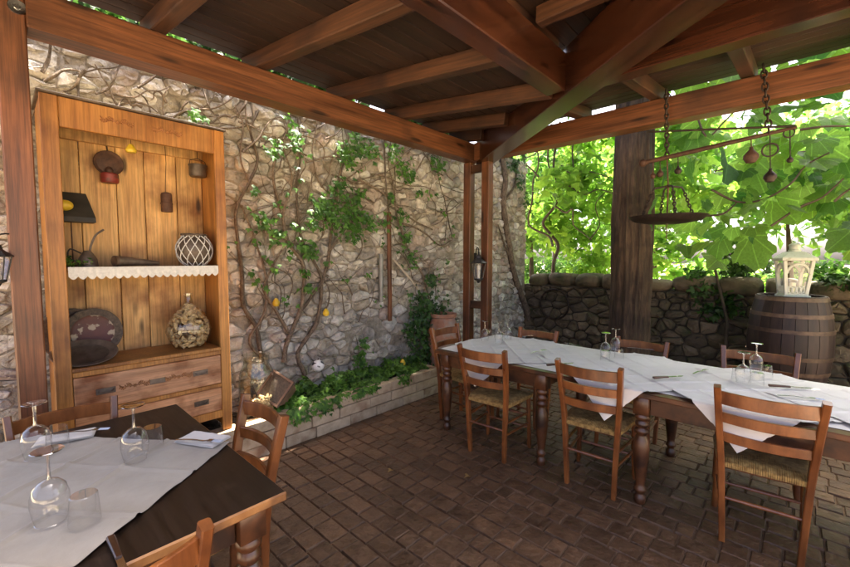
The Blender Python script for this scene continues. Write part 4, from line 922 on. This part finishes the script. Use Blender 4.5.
MB().lathe([(.0001, -.03), (pr_ * .5, -.028), (pr_ * .86, -.008), (pr_, .022), (pr_ * 1.015, .022), (pr_ * .99, .014), (pr_ * .86, -.016), (pr_ * .5, -.036), (.0001, -.038)], pc, 36, capt=False).build('pan', MT['iron'], hs_)
tp = pc + Vector((0, 0, .27))
for k in range(4):
    a = k * math.pi / 2 + .5; d = Vector((math.cos(a), math.sin(a), 0)); mb = MB(); mb.tube([tp, tp + d * .10 + Vector((0, 0, -.015)), tp + d * .115 + Vector((0, 0, -.04))], .008, 6); mb.build('hanger_arm', MT['iron'], hs_)
    chain('pan_chain', tp + d * .115 + Vector((0, 0, -.04)), pc + d * .20 + Vector((0, 0, 0)), .034, .005)
mb = MB(); mb.tube([hp_(667, 157), tp], .006, 6); mb.sphere(tp, .016, 10, 6); mb.tube([pc + Vector((0, 0, .0)), tp], .007, 6); mb.tube([pc, pc + Vector((0, 0, -.16))], .004, 6); mb.build('pan_rod', MT['rust'], hs_)
for px, py, r, top, mt in ((751, 157, .048, 138, 'rust'), (770, 177, .040, 133, 'iron'), (678, 171, .028, 152, 'iron'), (660, 174, .028, 158, 'rust'), (653, 176, .024, 160, 'rust'), (790, 160, .02, 130, 'iron')):
    c = hp_(px, py); t_ = hp_(px, top); mb = MB(); mb.lathe([(.0001, -r), (r * .6, -r * .85), (r, -r * .2), (r * .95, r * .3), (r * .5, r * .85), (r * .28, r * 1.1), (r * .25, r * 1.5), (.0001, r * 1.55)], c, 14); mb.tube([c + Vector((0, 0, r * 1.4)), t_], .004, 5); mb.build('weight', MT[mt], hs_)
c = hp_(770, 150); MB().tube([c + Vector((.045 * math.cos(2 * math.pi * j / 16), .0, .045 * math.sin(2 * math.pi * j / 16))) for j in range(16)], .006, 6, closed=True).build('ring', MT['iron'], hs_)
c = hp_(789, 133); MB().tube([c + Vector((.03 * math.cos(2 * math.pi * j / 14), .0, .03 * math.sin(2 * math.pi * j / 14))) for j in range(14)], .005, 6, closed=True).build('ring', MT['iron'], hs_)

# ================================================================== THINGS IN THE PLANTER AND ON THE WALL
jar_of_corks('cork_jar', 'wide glass jar half full of wine corks in the planter beside the cabinet', (-3.21, 1.42, .265), [(.115, 0), (.13, .015), (.138, .10), (.136, .30), (.125, .38), (.10, .43), (.10, .50), (.108, .51)], 210, .12, .17)
p = on(287, 390, 0, -3.2); tp_ = thing('tipped_pot', 'brown wooden square pot tipped on its side among the ivy', 'pot', (-3.22, p.y, .39)); mb = MB()
for s_, z_ in ((.068, 0), (.105, .17), (.115, .172), (.115, .20), (.10, .20), (.062, .01)): mb.v += [(-s_, -s_, z_), (s_, -s_, z_), (s_, s_, z_), (-s_, s_, z_)]
mb.f = [(r * 4 + i, r * 4 + (i + 1) % 4, r * 4 + 4 + (i + 1) % 4, r * 4 + 4 + i) for r in range(5) for i in range(4)] + [(0, 3, 2, 1), (20, 21, 22, 23)]; mb.m = [0] * len(mb.f)
tp_.rotation_euler = (R(58), R(22), R(20)); mb.build('pot_body', MT['woodpot'], tp_, smooth=False)
MB().cbox((0, 0, .186), (.236, .236, .012), .003).build('pot_band', MT['wicker'], tp_, smooth=False).scale = (1.0, 1.0, 1)
p = on(318, 366, 0, -3.26); gl = thing('white_gourd', 'mottled black and white round gourd on the ivy', 'gourd', (-3.26, p.y, p.z - .055))
MB().sphere((0, 0, .058), .058, 20, 14, sc=(1, 1, .95)).build('gourd_body', M('mottled_gourd', (.70, .70, .70), (.80, .80, .80), (8, 8, 8), .4, .05, c3=(.02, .02, .025), c3scale=22, c3w=(.56, .60)), gl); MB().tube([(0, 0, .11), (.004, .004, .13)], [.006, .004], 6).build('stalk', MT['vine'], gl)
for px, py, lab in ((276, 302, 'yellow pear-shaped fruit hung on the bare vine next to the cabinet'), (326, 312, 'yellow pear-shaped fruit hung on the thick vine stem by the gourd'), (393, 368, 'small yellow fruit lying in the ivy below the wooden bar')):
    p = on(px, py, 0, -3.36); f_ = thing('yellow_fruit', lab, 'fruit', (-3.36 if py < 350 else -3.2, p.y, p.z - .04 if py < 350 else .36), 0, 'yellow fruits'); MB().lathe([(.0001, 0), (.02, .003), (.031, .02), (.031, .035), (.022, .055), (.013, .07), (.0001, .076)], n=14).build('fruit_body', MT['yellow'], f_); MB().tube([(0, 0, .072), (-.012, .004, .10), (-.03, .006, .12)], .002, 5).build('stalk', MT['vine'], f_)
p = on(447, 322, 0, -3.28); mb = thing('terracotta_jar', 'tall terracotta jar standing between planter end and corner posts', 'jar', (-3.20, 3.76, .0)); MB().lathe([(.0001, 0), (.11, 0), (.15, .2), (.19, .5), (.185, .7), (.15, .80), (.14, .83), (.165, .84), (.165, .88), (.14, .88), (.12, .80), (.0001, .5)], n=28).build('pot_body', MT['terra'], mb)
# wooden bar with iron fittings and a stick, on the wall
WF = -3.385
a, b = on(389, 212, 0, WF), on(390, 321, 0, WF); wt = thing('wooden_bar', 'old narrow wooden bar hung upright on the stone wall', 'wooden bar', (WF, b.y, b.z)); beam('bar', (WF, a.y, a.z), (WF, b.y, b.z), .034, .046, MT['beam'], wt)
mb = MB(); c0, c1 = on(384, 108, 0, WF - .0) , a; mb.tube(smoothpath([Vector((WF, c0.y, 2.86)) - wt.location, Vector((WF + .01, c0.y + .01, 2.4)) - wt.location, a - wt.location]), .009, 6); mb.build('rope', MT['vine'], wt)
a, b = on(381, 254, 0, WF), on(381, 302, 0, WF); tag(MB().tube([a, a.lerp(b, .1), b], [.02, .026, .024], 14).build('grey_pipe', M('grey_zinc', (.18, .18, .17), (.30, .30, .28), (14, 14, 14), .5, .2, metal=.4)), 'short grey metal pipe fixed to the wall beside the wooden bar', 'pipe')
a, b = on(394, 260, 0, WF + .02), on(420, 291, 0, WF + .03); tag(MB().tube([a, a.lerp(b, .5) + Vector((.006, 0, 0)), b], [.011, .013, .010], 8).build('pale_stick', M('pale_stick_wood', (.45, .38, .30), (.6, .52, .42), (12, 12, 12), .8, .2)), 'pale thin stick leaning against the wall beside the wooden bar', 'stick')

# ================================================================== VINES AND IVY ON THE TALL WALL
VX = WX + .05
def wp(px, py, off=0): p = on(px, py, 0, VX + off); return Vector((VX + off, p.y, p.z))
def stem_from_px(mb, pts, r0, r1, n=7, wob=.012, off=0):
    P = smoothpath([wp(x, y, off + random.uniform(-.008, .02)) for x, y in pts], 5)
    P = [p + Vector((abs(mnoise.noise(p * 4)) * .02, mnoise.noise(p * 5 + Vector((9, 0, 0))) * wob, mnoise.noise(p * 5) * wob)) for p in P]
    k = len(P); mb.tube(P, [(r0 + (r1 - r0) * i / (k - 1)) * (1 + .25 * mnoise.noise(P[i] * 14)) for i in range(k)], n); return P
def ivy_items(px, py, rpx, n, size=.05, off=.04):
    out = []; c = wp(px, py); rr_ = rpx / FPX * ((c - Vector((0, 0, CAMH))).length) * 1.05
    for i in range(n):
        d = rv() * .5; p = c + Vector((.03 + abs(d.x) * .07 + off * rnd(), d.y * rr_, d.z * rr_))
        out.append(leafmatrix(p, Vector((1.2, random.gauss(0, .5), random.gauss(.35, .45))), Vector((0, random.gauss(0, .6), -1)), size * random.uniform(.65, 1.35)))
    return out
def vine(label, stems, clusters, mat='vine', leaf='ivy'):
    base = wp(*stems[0][0][0]); t = thing('climbing_vine', label, 'vine', (base.x, base.y, base.z))
    for pts, r0, r1 in stems:
        mb = MB(); stem_from_px(mb, pts, r0, r1); mb.v = [tuple(Vector(p) - base) for p in mb.v]; mb.build('stem', MT[mat], t, sharp=80)
    it = []
    for c in clusters: it += ivy_items(*c)
    if it:
        mb = leaves(it, 'ivy'); mb.v = (np.array(mb.v) - np.array(base)).tolist(); tag(mb.build('ivy_leaves', MT[leaf], t, smooth=False), kind='stuff')
    return t
vine('bare twisted vine climbing right beside the cabinet', [([(262, 362), (257, 330), (243, 305), (242, 272), (238, 240), (236, 210), (249, 182), (257, 160), (250, 130), (258, 110)], .02, .010), ([(262, 358), (250, 340), (262, 315), (268, 290), (262, 262), (252, 232), (242, 205)], .016, .007), ([(249, 182), (240, 160), (243, 125), (235, 105)], .008, .005)], [(260, 221, 8, 34), (270, 147, 8, 26), (252, 190, 4, 6), (272, 238, 7, 26)])
vine('thick forked vine with ivy rising from behind the tipped pot', [([(284, 362), (288, 338), (300, 312), (304, 285), (302, 262), (288, 240), (280, 205), (273, 172), (285, 135), (290, 115)], .024, .009), ([(290, 335), (276, 312), (266, 292), (270, 270), (282, 250)], .016, .008), ([(300, 312), (312, 295), (322, 278), (303, 242), (296, 195), (301, 150), (297, 118)], .016, .007), ([(286, 240), (283, 215), (292, 180), (284, 150)], .012, .006)], [(305, 250, 9, 38), (303, 288, 5, 12), (301, 273, 4, 8), (292, 135, 8, 22), (310, 217, 9, 30), (290, 225, 5, 8)])
vine('leafy ivy vine with pale stem rising behind the white gourd', [([(305, 375), (298, 352), (317, 322), (322, 285), (329, 252), (332, 215), (337, 185), (345, 152), (352, 122)], .023, .009), ([(329, 252), (340, 235), (352, 222), (366, 205)], .010, .005), ([(337, 185), (356, 172), (372, 160), (390, 158)], .010, .005), ([(335, 200), (318, 180), (312, 150), (318, 120)], .009, .005)], [(342, 154, 14, 85), (354, 142, 12, 60), (366, 152, 9, 40), (334, 189, 9, 30), (320, 207, 12, 64), (344, 211, 14, 90), (361, 222, 12, 64), (349, 233, 10, 44), (330, 222, 10, 36), (355, 195, 8, 24)])
vine('ivy trailing down beside the wooden bar', [([(412, 372), (418, 340), (428, 310), (424, 280), (408, 250), (398, 222), (394, 190), (388, 160), (392, 132)], .016, .006), ([(398, 222), (420, 230), (440, 245), (452, 240)], .014, .006), ([(360, 180), (385, 195), (410, 218), (432, 230)], .012, .008)], [(391, 152, 9, 40), (401, 169, 10, 48), (397, 217, 8, 30), (401, 237, 8, 26), (387, 197, 5, 10), (416, 194, 6, 12), (408, 258, 9, 32), (380, 222, 7, 18)])
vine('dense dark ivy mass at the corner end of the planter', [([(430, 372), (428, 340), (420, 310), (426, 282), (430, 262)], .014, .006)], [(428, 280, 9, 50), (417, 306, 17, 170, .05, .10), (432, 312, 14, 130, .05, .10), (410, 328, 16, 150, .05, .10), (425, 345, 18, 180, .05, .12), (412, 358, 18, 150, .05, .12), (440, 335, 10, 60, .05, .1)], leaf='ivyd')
vine('sprig of ivy near the top of the wall next to the corner posts', [([(452, 240), (446, 210), (440, 185), (434, 160)], .008, .004)], [(436, 167, 9, 34), (430, 160, 6, 16)])
vine('thin ivy runner creeping up between gourd and wooden bar', [([(352, 378), (358, 350), (356, 335)], .006, .003)], [(359, 342, 7, 24), (356, 357, 8, 30)])
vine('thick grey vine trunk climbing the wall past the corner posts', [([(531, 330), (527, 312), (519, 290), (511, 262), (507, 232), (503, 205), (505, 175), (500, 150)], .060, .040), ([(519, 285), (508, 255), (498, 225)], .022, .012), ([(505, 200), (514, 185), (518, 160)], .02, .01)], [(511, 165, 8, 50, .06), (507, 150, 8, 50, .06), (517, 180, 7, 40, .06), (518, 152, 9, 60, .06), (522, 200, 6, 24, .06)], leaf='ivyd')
# tangle of dry twigs along the top of the wall
for k, (x0, x1, lab) in enumerate(((40, 130, 'tangle of dry brown vine twigs above the cabinet, next to the single post'), (130, 232, 'tangle of dry brown vine twigs above the cabinet, next to the leafy sprig'), (228, 330, 'dry vine twigs on the upper wall between cabinet and leafy ivy'), (330, 460, 'dry vine twigs on the upper wall between leafy ivy and corner posts'))):
    base = wp((x0 + x1) / 2, 100); t = thing('dry_twigs', lab, 'twigs', base)
    for j in range(15):
        x = random.uniform(x0, x1); yb = 42 + .283 * (x - 35) + random.uniform(14, 60); pts = []; a = random.uniform(-.5, .5)
        for s in range(6): pts.append((x, yb)); a += random.uniform(-.7, .7); x += 13 * math.cos(a) * (1 if j % 2 else -.4); yb += 13 * math.sin(a) * .8 - (6 if j % 3 == 0 else 0)
        mb = MB(); stem_from_px(mb, pts, random.uniform(.005, .012), .004, 5); mb.v = [tuple(Vector(p) - base) for p in mb.v]; mb.build('twig', MT['vine'], t, sharp=80)
    if k != 0:
        it = ivy_items((x0 + x1) / 2 + 12, 42 + .283 * ((x0 + x1) / 2 - 35) + 34, 6, 20) ; mb = leaves(it, 'ivy'); mb.v = (np.array(mb.v) - np.array(base)).tolist(); tag(mb.build('ivy_leaves', MT['ivy'], t, smooth=False), kind='stuff')
for k, (x0, x1, y0, y1, nn, lab) in enumerate(((238, 300, 150, 330, 15, 'fine woody vine stems on the wall right beside the cabinet'), (295, 375, 140, 330, 18, 'fine woody vine stems around the leafy ivy on the wall'), (370, 460, 150, 300, 13, 'fine woody vine stems between the wooden bar and the corner posts'))):
    base = wp((x0 + x1) / 2, (y0 + y1) / 2); t = thing('woody_stems', lab, 'vine stems', base); sc_ = []
    for j in range(nn):
        x = random.uniform(x0, x1); y_ = random.uniform(y0 + 40, y1); a = -1.57 + random.uniform(-.8, .8); pts = []
        for q_ in range(random.randint(5, 9)): pts.append((x, y_)); a += random.uniform(-.75, .75) - .12 * (a + 1.57); x += 11 * math.cos(a); y_ += 11 * math.sin(a)
        mb = MB(); stem_from_px(mb, pts, random.uniform(.003, .008), .002, 5, .03); mb.v = [tuple(Vector(p) - base) for p in mb.v]; mb.build('stem', MT['vine'], t, sharp=80)
        if j % 2 == 0:
            for p_ in pts[2:]: sc_ += ivy_items(p_[0], p_[1], 5, random.choice([0, 0, 1, 2, 4]), .045)
    mb = leaves(sc_, 'ivy'); mb.v = (np.array(mb.v) - np.array(base)).tolist(); tag(mb.build('ivy_leaves', MT['ivy'], t, smooth=False), kind='stuff')
# ivy ground cover in the planter
it = []
for i in range(2100):
    y = random.uniform(1.50, 3.36); x = random.uniform(-3.42, -3.07); hgt = max(.02, .05 + .20 * mnoise.noise(Vector((x * 6, y * 5, 0))) + .05 * (x < -3.25))
    if abs(y - 1.76) < .12 and x > -3.25: hgt *= .5
    z = .28 + hgt * rnd() ** .6
    it.append(leafmatrix((x, y, z), Vector((random.gauss(.5, .5), random.gauss(-.2, .5), 1)), Vector((random.gauss(.5, .8), random.gauss(0, 1), -.4)), .05 * random.uniform(.6, 1.3)))
for i in range(420):
    y = random.choice([1.62, 1.75, 1.9, 2.05, 2.3, 2.45, 2.9]) + random.gauss(0, .05); d = abs(random.gauss(0, .05))
    it.append(leafmatrix((-2.985 - .05 * rnd() + .015 * rnd(), y, .32 - d * (1.2 if y < 2.0 else .6)), Vector((1, random.gauss(0, .4), .6)), Vector((.3, random.gauss(0, .5), -1)), .045 * random.uniform(.6, 1.2)))
tag(leaves(it, 'ivy').build('ivy_ground_cover', MT['cover'], smooth=False), 'green ivy ground cover spilling over the planter kerb', 'ivy', kind='stuff')

# ================================================================== TREES AND GREENERY BEYOND
random.seed(77)
def limb(mb, pts, r0, r1, n=8):
    P = smoothpath(pts, 4); P = [p + Vector((mnoise.noise(p * 1.7), mnoise.noise(p * 1.7 + Vector((7, 0, 0))), mnoise.noise(p * 1.7 + Vector((0, 9, 0))))) * .06 for p in P]; k = len(P)
    mb.tube(P, [r0 + (r1 - r0) * i / (k - 1) for i in range(k)], n); return P
# the big trunk
tcx, tcy = -1.55, 5.4
tt = thing('tree', 'tall tree with thick straight ridged brown trunk in front of the low wall', 'tree', (tcx, tcy, 0))
mb = MB(); N = 72; ZS = [i * .08 for i in range(0, 72)]
for z in ZS:
    for i in range(N):
        a = 2 * math.pi * i / N; r = .222 - .008 * z + .10 * math.exp(-z * 4)
        r += .020 * mnoise.noise(Vector((math.cos(a) * 3.2, math.sin(a) * 3.2, z * .8))) + .030 * mnoise.noise(Vector((math.cos(a) * 6.5, math.sin(a) * 6.5, z * .7))) + .014 * abs(math.sin(a * 11 + 3 * mnoise.noise(Vector((math.cos(a), math.sin(a), z * 1.3))))) + .010 * mnoise.noise(Vector((math.cos(a) * 9, math.sin(a) * 9, z * 2.5)))
        mb.v.append((r * math.cos(a) + .02 * math.sin(z), r * math.sin(a), z - .05))
mb.f = [(k * N + i, k * N + (i + 1) % N, (k + 1) * N + (i + 1) % N, (k + 1) * N + i) for k in range(len(ZS) - 1) for i in range(N)]; mb.m = [0] * len(mb.f)
mb.build('trunk', MT['bark'], tt, sharp=70)
for k in range(7):
    a = k * .9 + .3; d = Vector((math.cos(a), math.sin(a), 0)); L_ = random.uniform(1.6, 2.8); z0 = random.uniform(3.8, 5.2)
    mb = MB(); limb(mb, [(0, 0, z0), d * L_ * .4 + Vector((0, 0, z0 + .5)), d * L_ + Vector((0, 0, z0 + .9))], .09, .03); mb.build('limb', MT['bark'], tt, sharp=70)
it = crown_items(clumps((-1.0, .9, 5.7), (3.2, 2.2, 1.2), 60, .7, 1.2), 14000, .26)
tag(leaves(it).build('crown', MT['tree'], tt, smooth=False), kind='stuff')
# fig tree beyond the barrel, large leaves singly
fx, fy = 1.55, 7.0
ft = thing('fig_tree', 'fig tree with big lobed bright green leaves hanging above the barrel', 'tree', (fx, fy, 0)); F0 = ft.location
limbs = [[(0, 0, 0), (-.1, -.1, 1.0), (-.3, -.3, 1.9), (-.9, -.7, 2.5), (-1.6, -1.1, 2.7), (-2.3, -1.5, 2.55)], [(-.3, -.3, 1.9), (-.7, -.9, 2.3), (-1.2, -1.5, 2.2), (-1.7, -1.9, 1.95)], [(-.2, -.2, 1.6), (-.1, -1.0, 2.2), (-.3, -1.8, 2.4), (-.7, -2.2, 2.25)], [(-.3, -.3, 2.0), (0, -.5, 2.9), (-.5, -1.2, 3.4), (-1.5, -1.5, 3.5)], [(0, 0, 1.4), (.6, -.5, 2.2), (.8, -1.4, 2.7)], [(-.9, -.7, 2.5), (-1.4, -.6, 2.2), (-2.2, -.9, 1.75)]]
tips = []
for i, l in enumerate(limbs):
    mb = MB(); P = limb(mb, l, .075 if i == 0 else .03, .008); mb.build('limb', MT['vinedark'], ft, sharp=80); tips += P[4:]
fm = MB(); tv, tf = _LT['broad']; fm.add(tv, tf); 
figme = []
for k in range(8):
    m_ = MB(); q = random.Random(k); bend = q.uniform(.0, .45); fold = q.uniform(-.1, .35); tw = q.uniform(-.25, .25); wv = q.uniform(.02, .07); asy = q.uniform(.85, 1.15)
    m_.add([(x * (asy if x > 0 else 1) * q.uniform(.93, 1.07), y_ * q.uniform(.95, 1.05), z - bend * y_ * y_ + fold * abs(x) + tw * x * y_ + wv * math.sin(9 * x + 7 * y_ + k)) for x, y_, z in tv], tf); me = m_.mesh('leaf', True); me.materials.append(MT['figv']); figme.append(me)
big = []
for i in range(1150):
    if i % 3 == 0: p = random.choice(tips) + Vector((random.gauss(0, .22), random.gauss(0, .22), random.gauss(-.05, .2)))
    else: p = Vector((random.uniform(-2.7, 1.0), random.uniform(-2.35, .3), random.uniform(1.45, 3.9)))
    W_ = p + F0
    if W_.y < 4.45 or W_.z < 1.5 + .25 * rnd(): continue
    if W_.x < -.75 and W_.z < 2.0 and rnd() < .7: continue
    if (W_.x - bc.x) ** 2 + (W_.y - bc.y) ** 2 < .35 and W_.z < 1.85: continue
    if (W_.x - tcx) ** 2 + (W_.y - tcy) ** 2 < .2: continue
    if mnoise.noise(W_ * 1.1) < -.18: continue
    d_ = W_ - Vector((0, 0, CAMH)); zz_ = d_.dot(_F); ang_ = d_.dot(_Rt) / zz_ * FPX + 425; el_ = 283.5 - d_.dot(_U) / zz_ * FPX
    if 755 < ang_ < 842 and el_ > 205: continue      # pruned clear of the lantern
    big.append(W_)
big.sort(key=lambda p: (not inview(p, .1), (p - Vector((0, 0, CAMH))).length))
rest = []
for i, W_ in enumerate(big):
    m = leafmatrix(W_ - F0, Vector((random.gauss(-.1, .7), random.gauss(-.6, .6), random.gauss(.7, .45))), Vector((random.gauss(0, .6), random.gauss(-.3, .4), -1)), random.choice([.13, .17, .2, .24, .28, .32]) * random.uniform(.9, 1.1))
    if i < 290: o = obj('leaf', random.choice(figme), ft); o.matrix_local = m
    else: rest.append(m)
tag(leaves(rest, 'broad').build('leaf_mass', MT['fig'], ft, smooth=False), kind='stuff')
# twisted dark vine between the corner and the trunk
dv = thing('twisted_vine', 'dark twisting vine branches hanging between the corner and the trunk', 'vine', (-2.55, 6.9, 1.1)); D0 = dv.location
def vp_(px, py, y=6.9): return on(px, py, 1, y) - D0
for pts, r0, r1 in (([(553, 282), (553, 262), (556, 246), (547, 234), (541, 222), (552, 205), (556, 190), (554, 165), (557, 120)], .035, .018), ([(556, 246), (548, 236), (532, 225), (534, 200), (530, 180), (537, 160), (530, 120)], .022, .012), ([(552, 205), (562, 212), (576, 210), (574, 225), (585, 234), (593, 240)], .018, .008), ([(556, 190), (570, 186), (585, 195), (600, 190), (614, 194)], .015, .008), ([(560, 165), (575, 175), (590, 172), (610, 178)], .013, .008), ([(553, 125), (548, 160), (556, 178)], .02, .012), ([(574, 120), (572, 150), (576, 175)], .018, .01), ([(541, 180), (536, 172), (524, 160), (538, 150), (534, 115)], .018, .01), ([(590, 240), (600, 225), (596, 205), (605, 190)], .012, .006)):
    mb = MB(); P = smoothpath([vp_(*p) + Vector((0, random.uniform(-.15, .15), 0)) for p in pts], 4); k = len(P); mb.tube(P, [r0 + (r1 - r0) * i / (k - 1) for i in range(k)], 7); mb.build('branch', MT['vinedark'], dv, sharp=80)
it = crown_items(clumps((.0, .9, 1.5), (1.7, 1.1, 1.5), 44, .25, .5), 3600, .17)
tag(leaves(it, 'ivy').build('vine_leaves', MT['sunleaf'], dv, smooth=False), kind='stuff')
for pts in ([(712, 190), (735, 200), (762, 198), (790, 184), (806, 162), (830, 150)], [(700, 215), (722, 213), (735, 200)], [(770, 225), (800, 205), (822, 196), (845, 176)], [(800, 130), (826, 127), (852, 122)], [(690, 100), (705, 135), (722, 120), (740, 108)], [(835, 200), (850, 188), (870, 180)]):
    mb = MB(); P = smoothpath([on(x_, y_, 1, 4.75) - F0 + Vector((0, random.uniform(-.1, .2), 0)) for x_, y_ in pts], 4); mb.tube(P, [.011 - .005 * i / len(P) for i in range(len(P))], 6); mb.build('shoot', MT['vinedark'], ft, sharp=80)
# shrubs and trees beyond the low wall
def shrub(name, label, cat, loc, blobs, n, size, mat, kind='oval', trunk=None, grp=None):
    t = thing(name, label, cat, loc, 0, grp)
    if trunk:
        mb = MB(); limb(mb, [(0, 0, -.05), (.05, 0, trunk * .5), (-.04, .05, trunk)], .03 + trunk * .035, .03); mb.build('trunk', MT['bark'], t, sharp=70)
    tag(leaves(crown_items(blobs, n, size), kind).build('crown', MT[mat], t, smooth=False), kind='stuff'); return t
GT_ = 'trees beyond the low wall'
for i, (x, y, h, rx, n, lab) in enumerate(((-6.2, 11.5, 3.6, 2.3, 2600, 'light green tree beyond the wall corner'), (-3.2, 13.5, 3.8, 2.4, 2600, 'light green tree behind the twisted dark vine'), (-.2, 12.0, 3.4, 2.0, 2200, 'light green tree behind the hanging scale'), (2.6, 11.0, 3.5, 2.3, 2600, 'light green tree behind the fig tree'), (-8.5, 18, 5.2, 3.4, 2600, 'broad pale tree far off behind the wall corner'), (1.5, 20, 5.5, 3.8, 2800, 'broad pale tree far off behind the barrel'))):
    shrub('tree', lab, 'tree', (x, y, -.05), clumps((0, 0, h), (rx, rx * .8, h * .42), 30, .5, 1.0), int(n * 1.7), .26, 'tree', 'oval', h * .7, GT_)
for i, (x, y, lab) in enumerate(((-6.3, 10.2, 'round light green bush beyond the wall corner'), (-4.6, 9.6, 'round light green bush behind the hoop on the low wall'), (-2.2, 10.4, 'round light green bush behind the thick trunk'), (-1.2, 8.8, 'round light green bush behind the hanging scale pan'), (.9, 9.4, 'round light green bush behind the white lantern'), (2.6, 8.6, 'round light green bush past the barrel'), (-.1, 9.6, 'round light green bush behind the purple flower spikes'), (1.5, 8.2, 'round light green bush near the fig tree foot'))):
    shrub('garden_bush', lab, 'bush', (x, y, -.05), clumps((0, 0, .75), (.85, .6, .5), 12, .3, .55), 1100, .16, 'sunleaf', 'oval', .4, 'bushes beyond the low wall')
for x, y, lab in ((-7.5, 16.5, 'long clipped hedge in the distance behind the twisted vine'), (-.5, 17.5, 'long clipped hedge in the distance behind the barrel'), (5.5, 15.0, 'long clipped hedge in the distance past the fig tree')):
    shrub('garden_hedge', lab, 'hedge', (x, y, -.05), clumps((0, 0, .95), (3.6, .5, .55), 40, .35, .6), 3600, .22, 'tree', 'oval', None, 'hedges beyond the garden')
shrub('leafy_bush', 'dark leafy bush beside the barrel with thin purple flower spikes', 'bush', (-.62, 6.55, 1.0), clumps((0, 0, .38), (.34, .25, .28), 12, .12, .22), 620, .09, 'dark')
fb = [o for o in bpy.data.objects if o.name.startswith('leafy_bush')][0]
for k in range(9):
    a = Vector((random.uniform(-.3, .3), random.uniform(-.2, .1), .5)); mb = MB(); mb.tube([a, a + Vector((random.uniform(-.08, .08), 0, random.uniform(.25, .45)))], .004, 5); b = Vector(mb.v[-1]); mb.build('flower_stem', MT['vine'], fb)
    tag(leaves([leafmatrix(a.lerp(b, random.uniform(.45, 1.05)) + rv() * .012, rv(), rv(), .035) for _ in range(34)]).build('flower_spike', MT['flower'], fb, smooth=False), kind='stuff')
shrub('ivy_clump', 'dark ivy clump on top of the low wall past the barrel', 'ivy', (.75, 6.35, 1.15), clumps((0, 0, .10), (.75, .15, .08), 12, .10, .2), 800, .085, 'dark', 'ivy')
shrub('ivy_clump', 'dark ivy hanging on the low wall between trunk and barrel', 'ivy', (-.75, 6.3, .85), clumps((0, 0, .2), (.35, .12, .28), 10, .08, .16), 420, .08, 'dark', 'ivy')
for y0, lab in ((.9, 'green creeper growing on top of the tall wall above the cabinet'), (2.3, 'green creeper growing on top of the tall wall above the leafy ivy'), (3.7, 'green creeper growing on top of the tall wall near the corner posts')):
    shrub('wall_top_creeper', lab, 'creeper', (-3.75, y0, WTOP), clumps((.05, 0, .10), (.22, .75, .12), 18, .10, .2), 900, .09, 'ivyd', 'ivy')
shrub('leaning_pole_plant', 'small leafy shoot on the low wall next to the trunk', 'plant', (-1.05, 6.3, 1.18), clumps((0, 0, .12), (.14, .1, .1), 6, .06, .12), 160, .08, 'ivy')
po = thing('garden_pole', 'thin dark pole leaning on the low wall beside the barrel', 'pole', (-.62, 5.95, 0)); mb = MB(); mb.tube([(0, 0, 0), (.005, .1, .8), (-.16, .2, 1.45)], [.018, .018, .014], 8); mb.build('pole_shaft', MT['vinedark'], po)

# a few dropped leaves on the paving
for (px, py), lab in (((469, 476), 'dry leaf dropped on the paving between the tables'), ((392, 470), 'dry leaf dropped on the paving beside the planter')):
    p = on(px, py, 2, .016); mb = MB(); mb.add([(x * .05, y * .05, abs(x) * .02 + .002) for x, y, z in _LT['ivy'][0]], _LT['ivy'][1]); o = mb.build('fallen_leaf', MT['drop'], loc=(p.x, p.y, .017), smooth=False); o.rotation_euler[2] = rnd() * 6; tag(o, lab, 'leaf', 'dropped leaves')
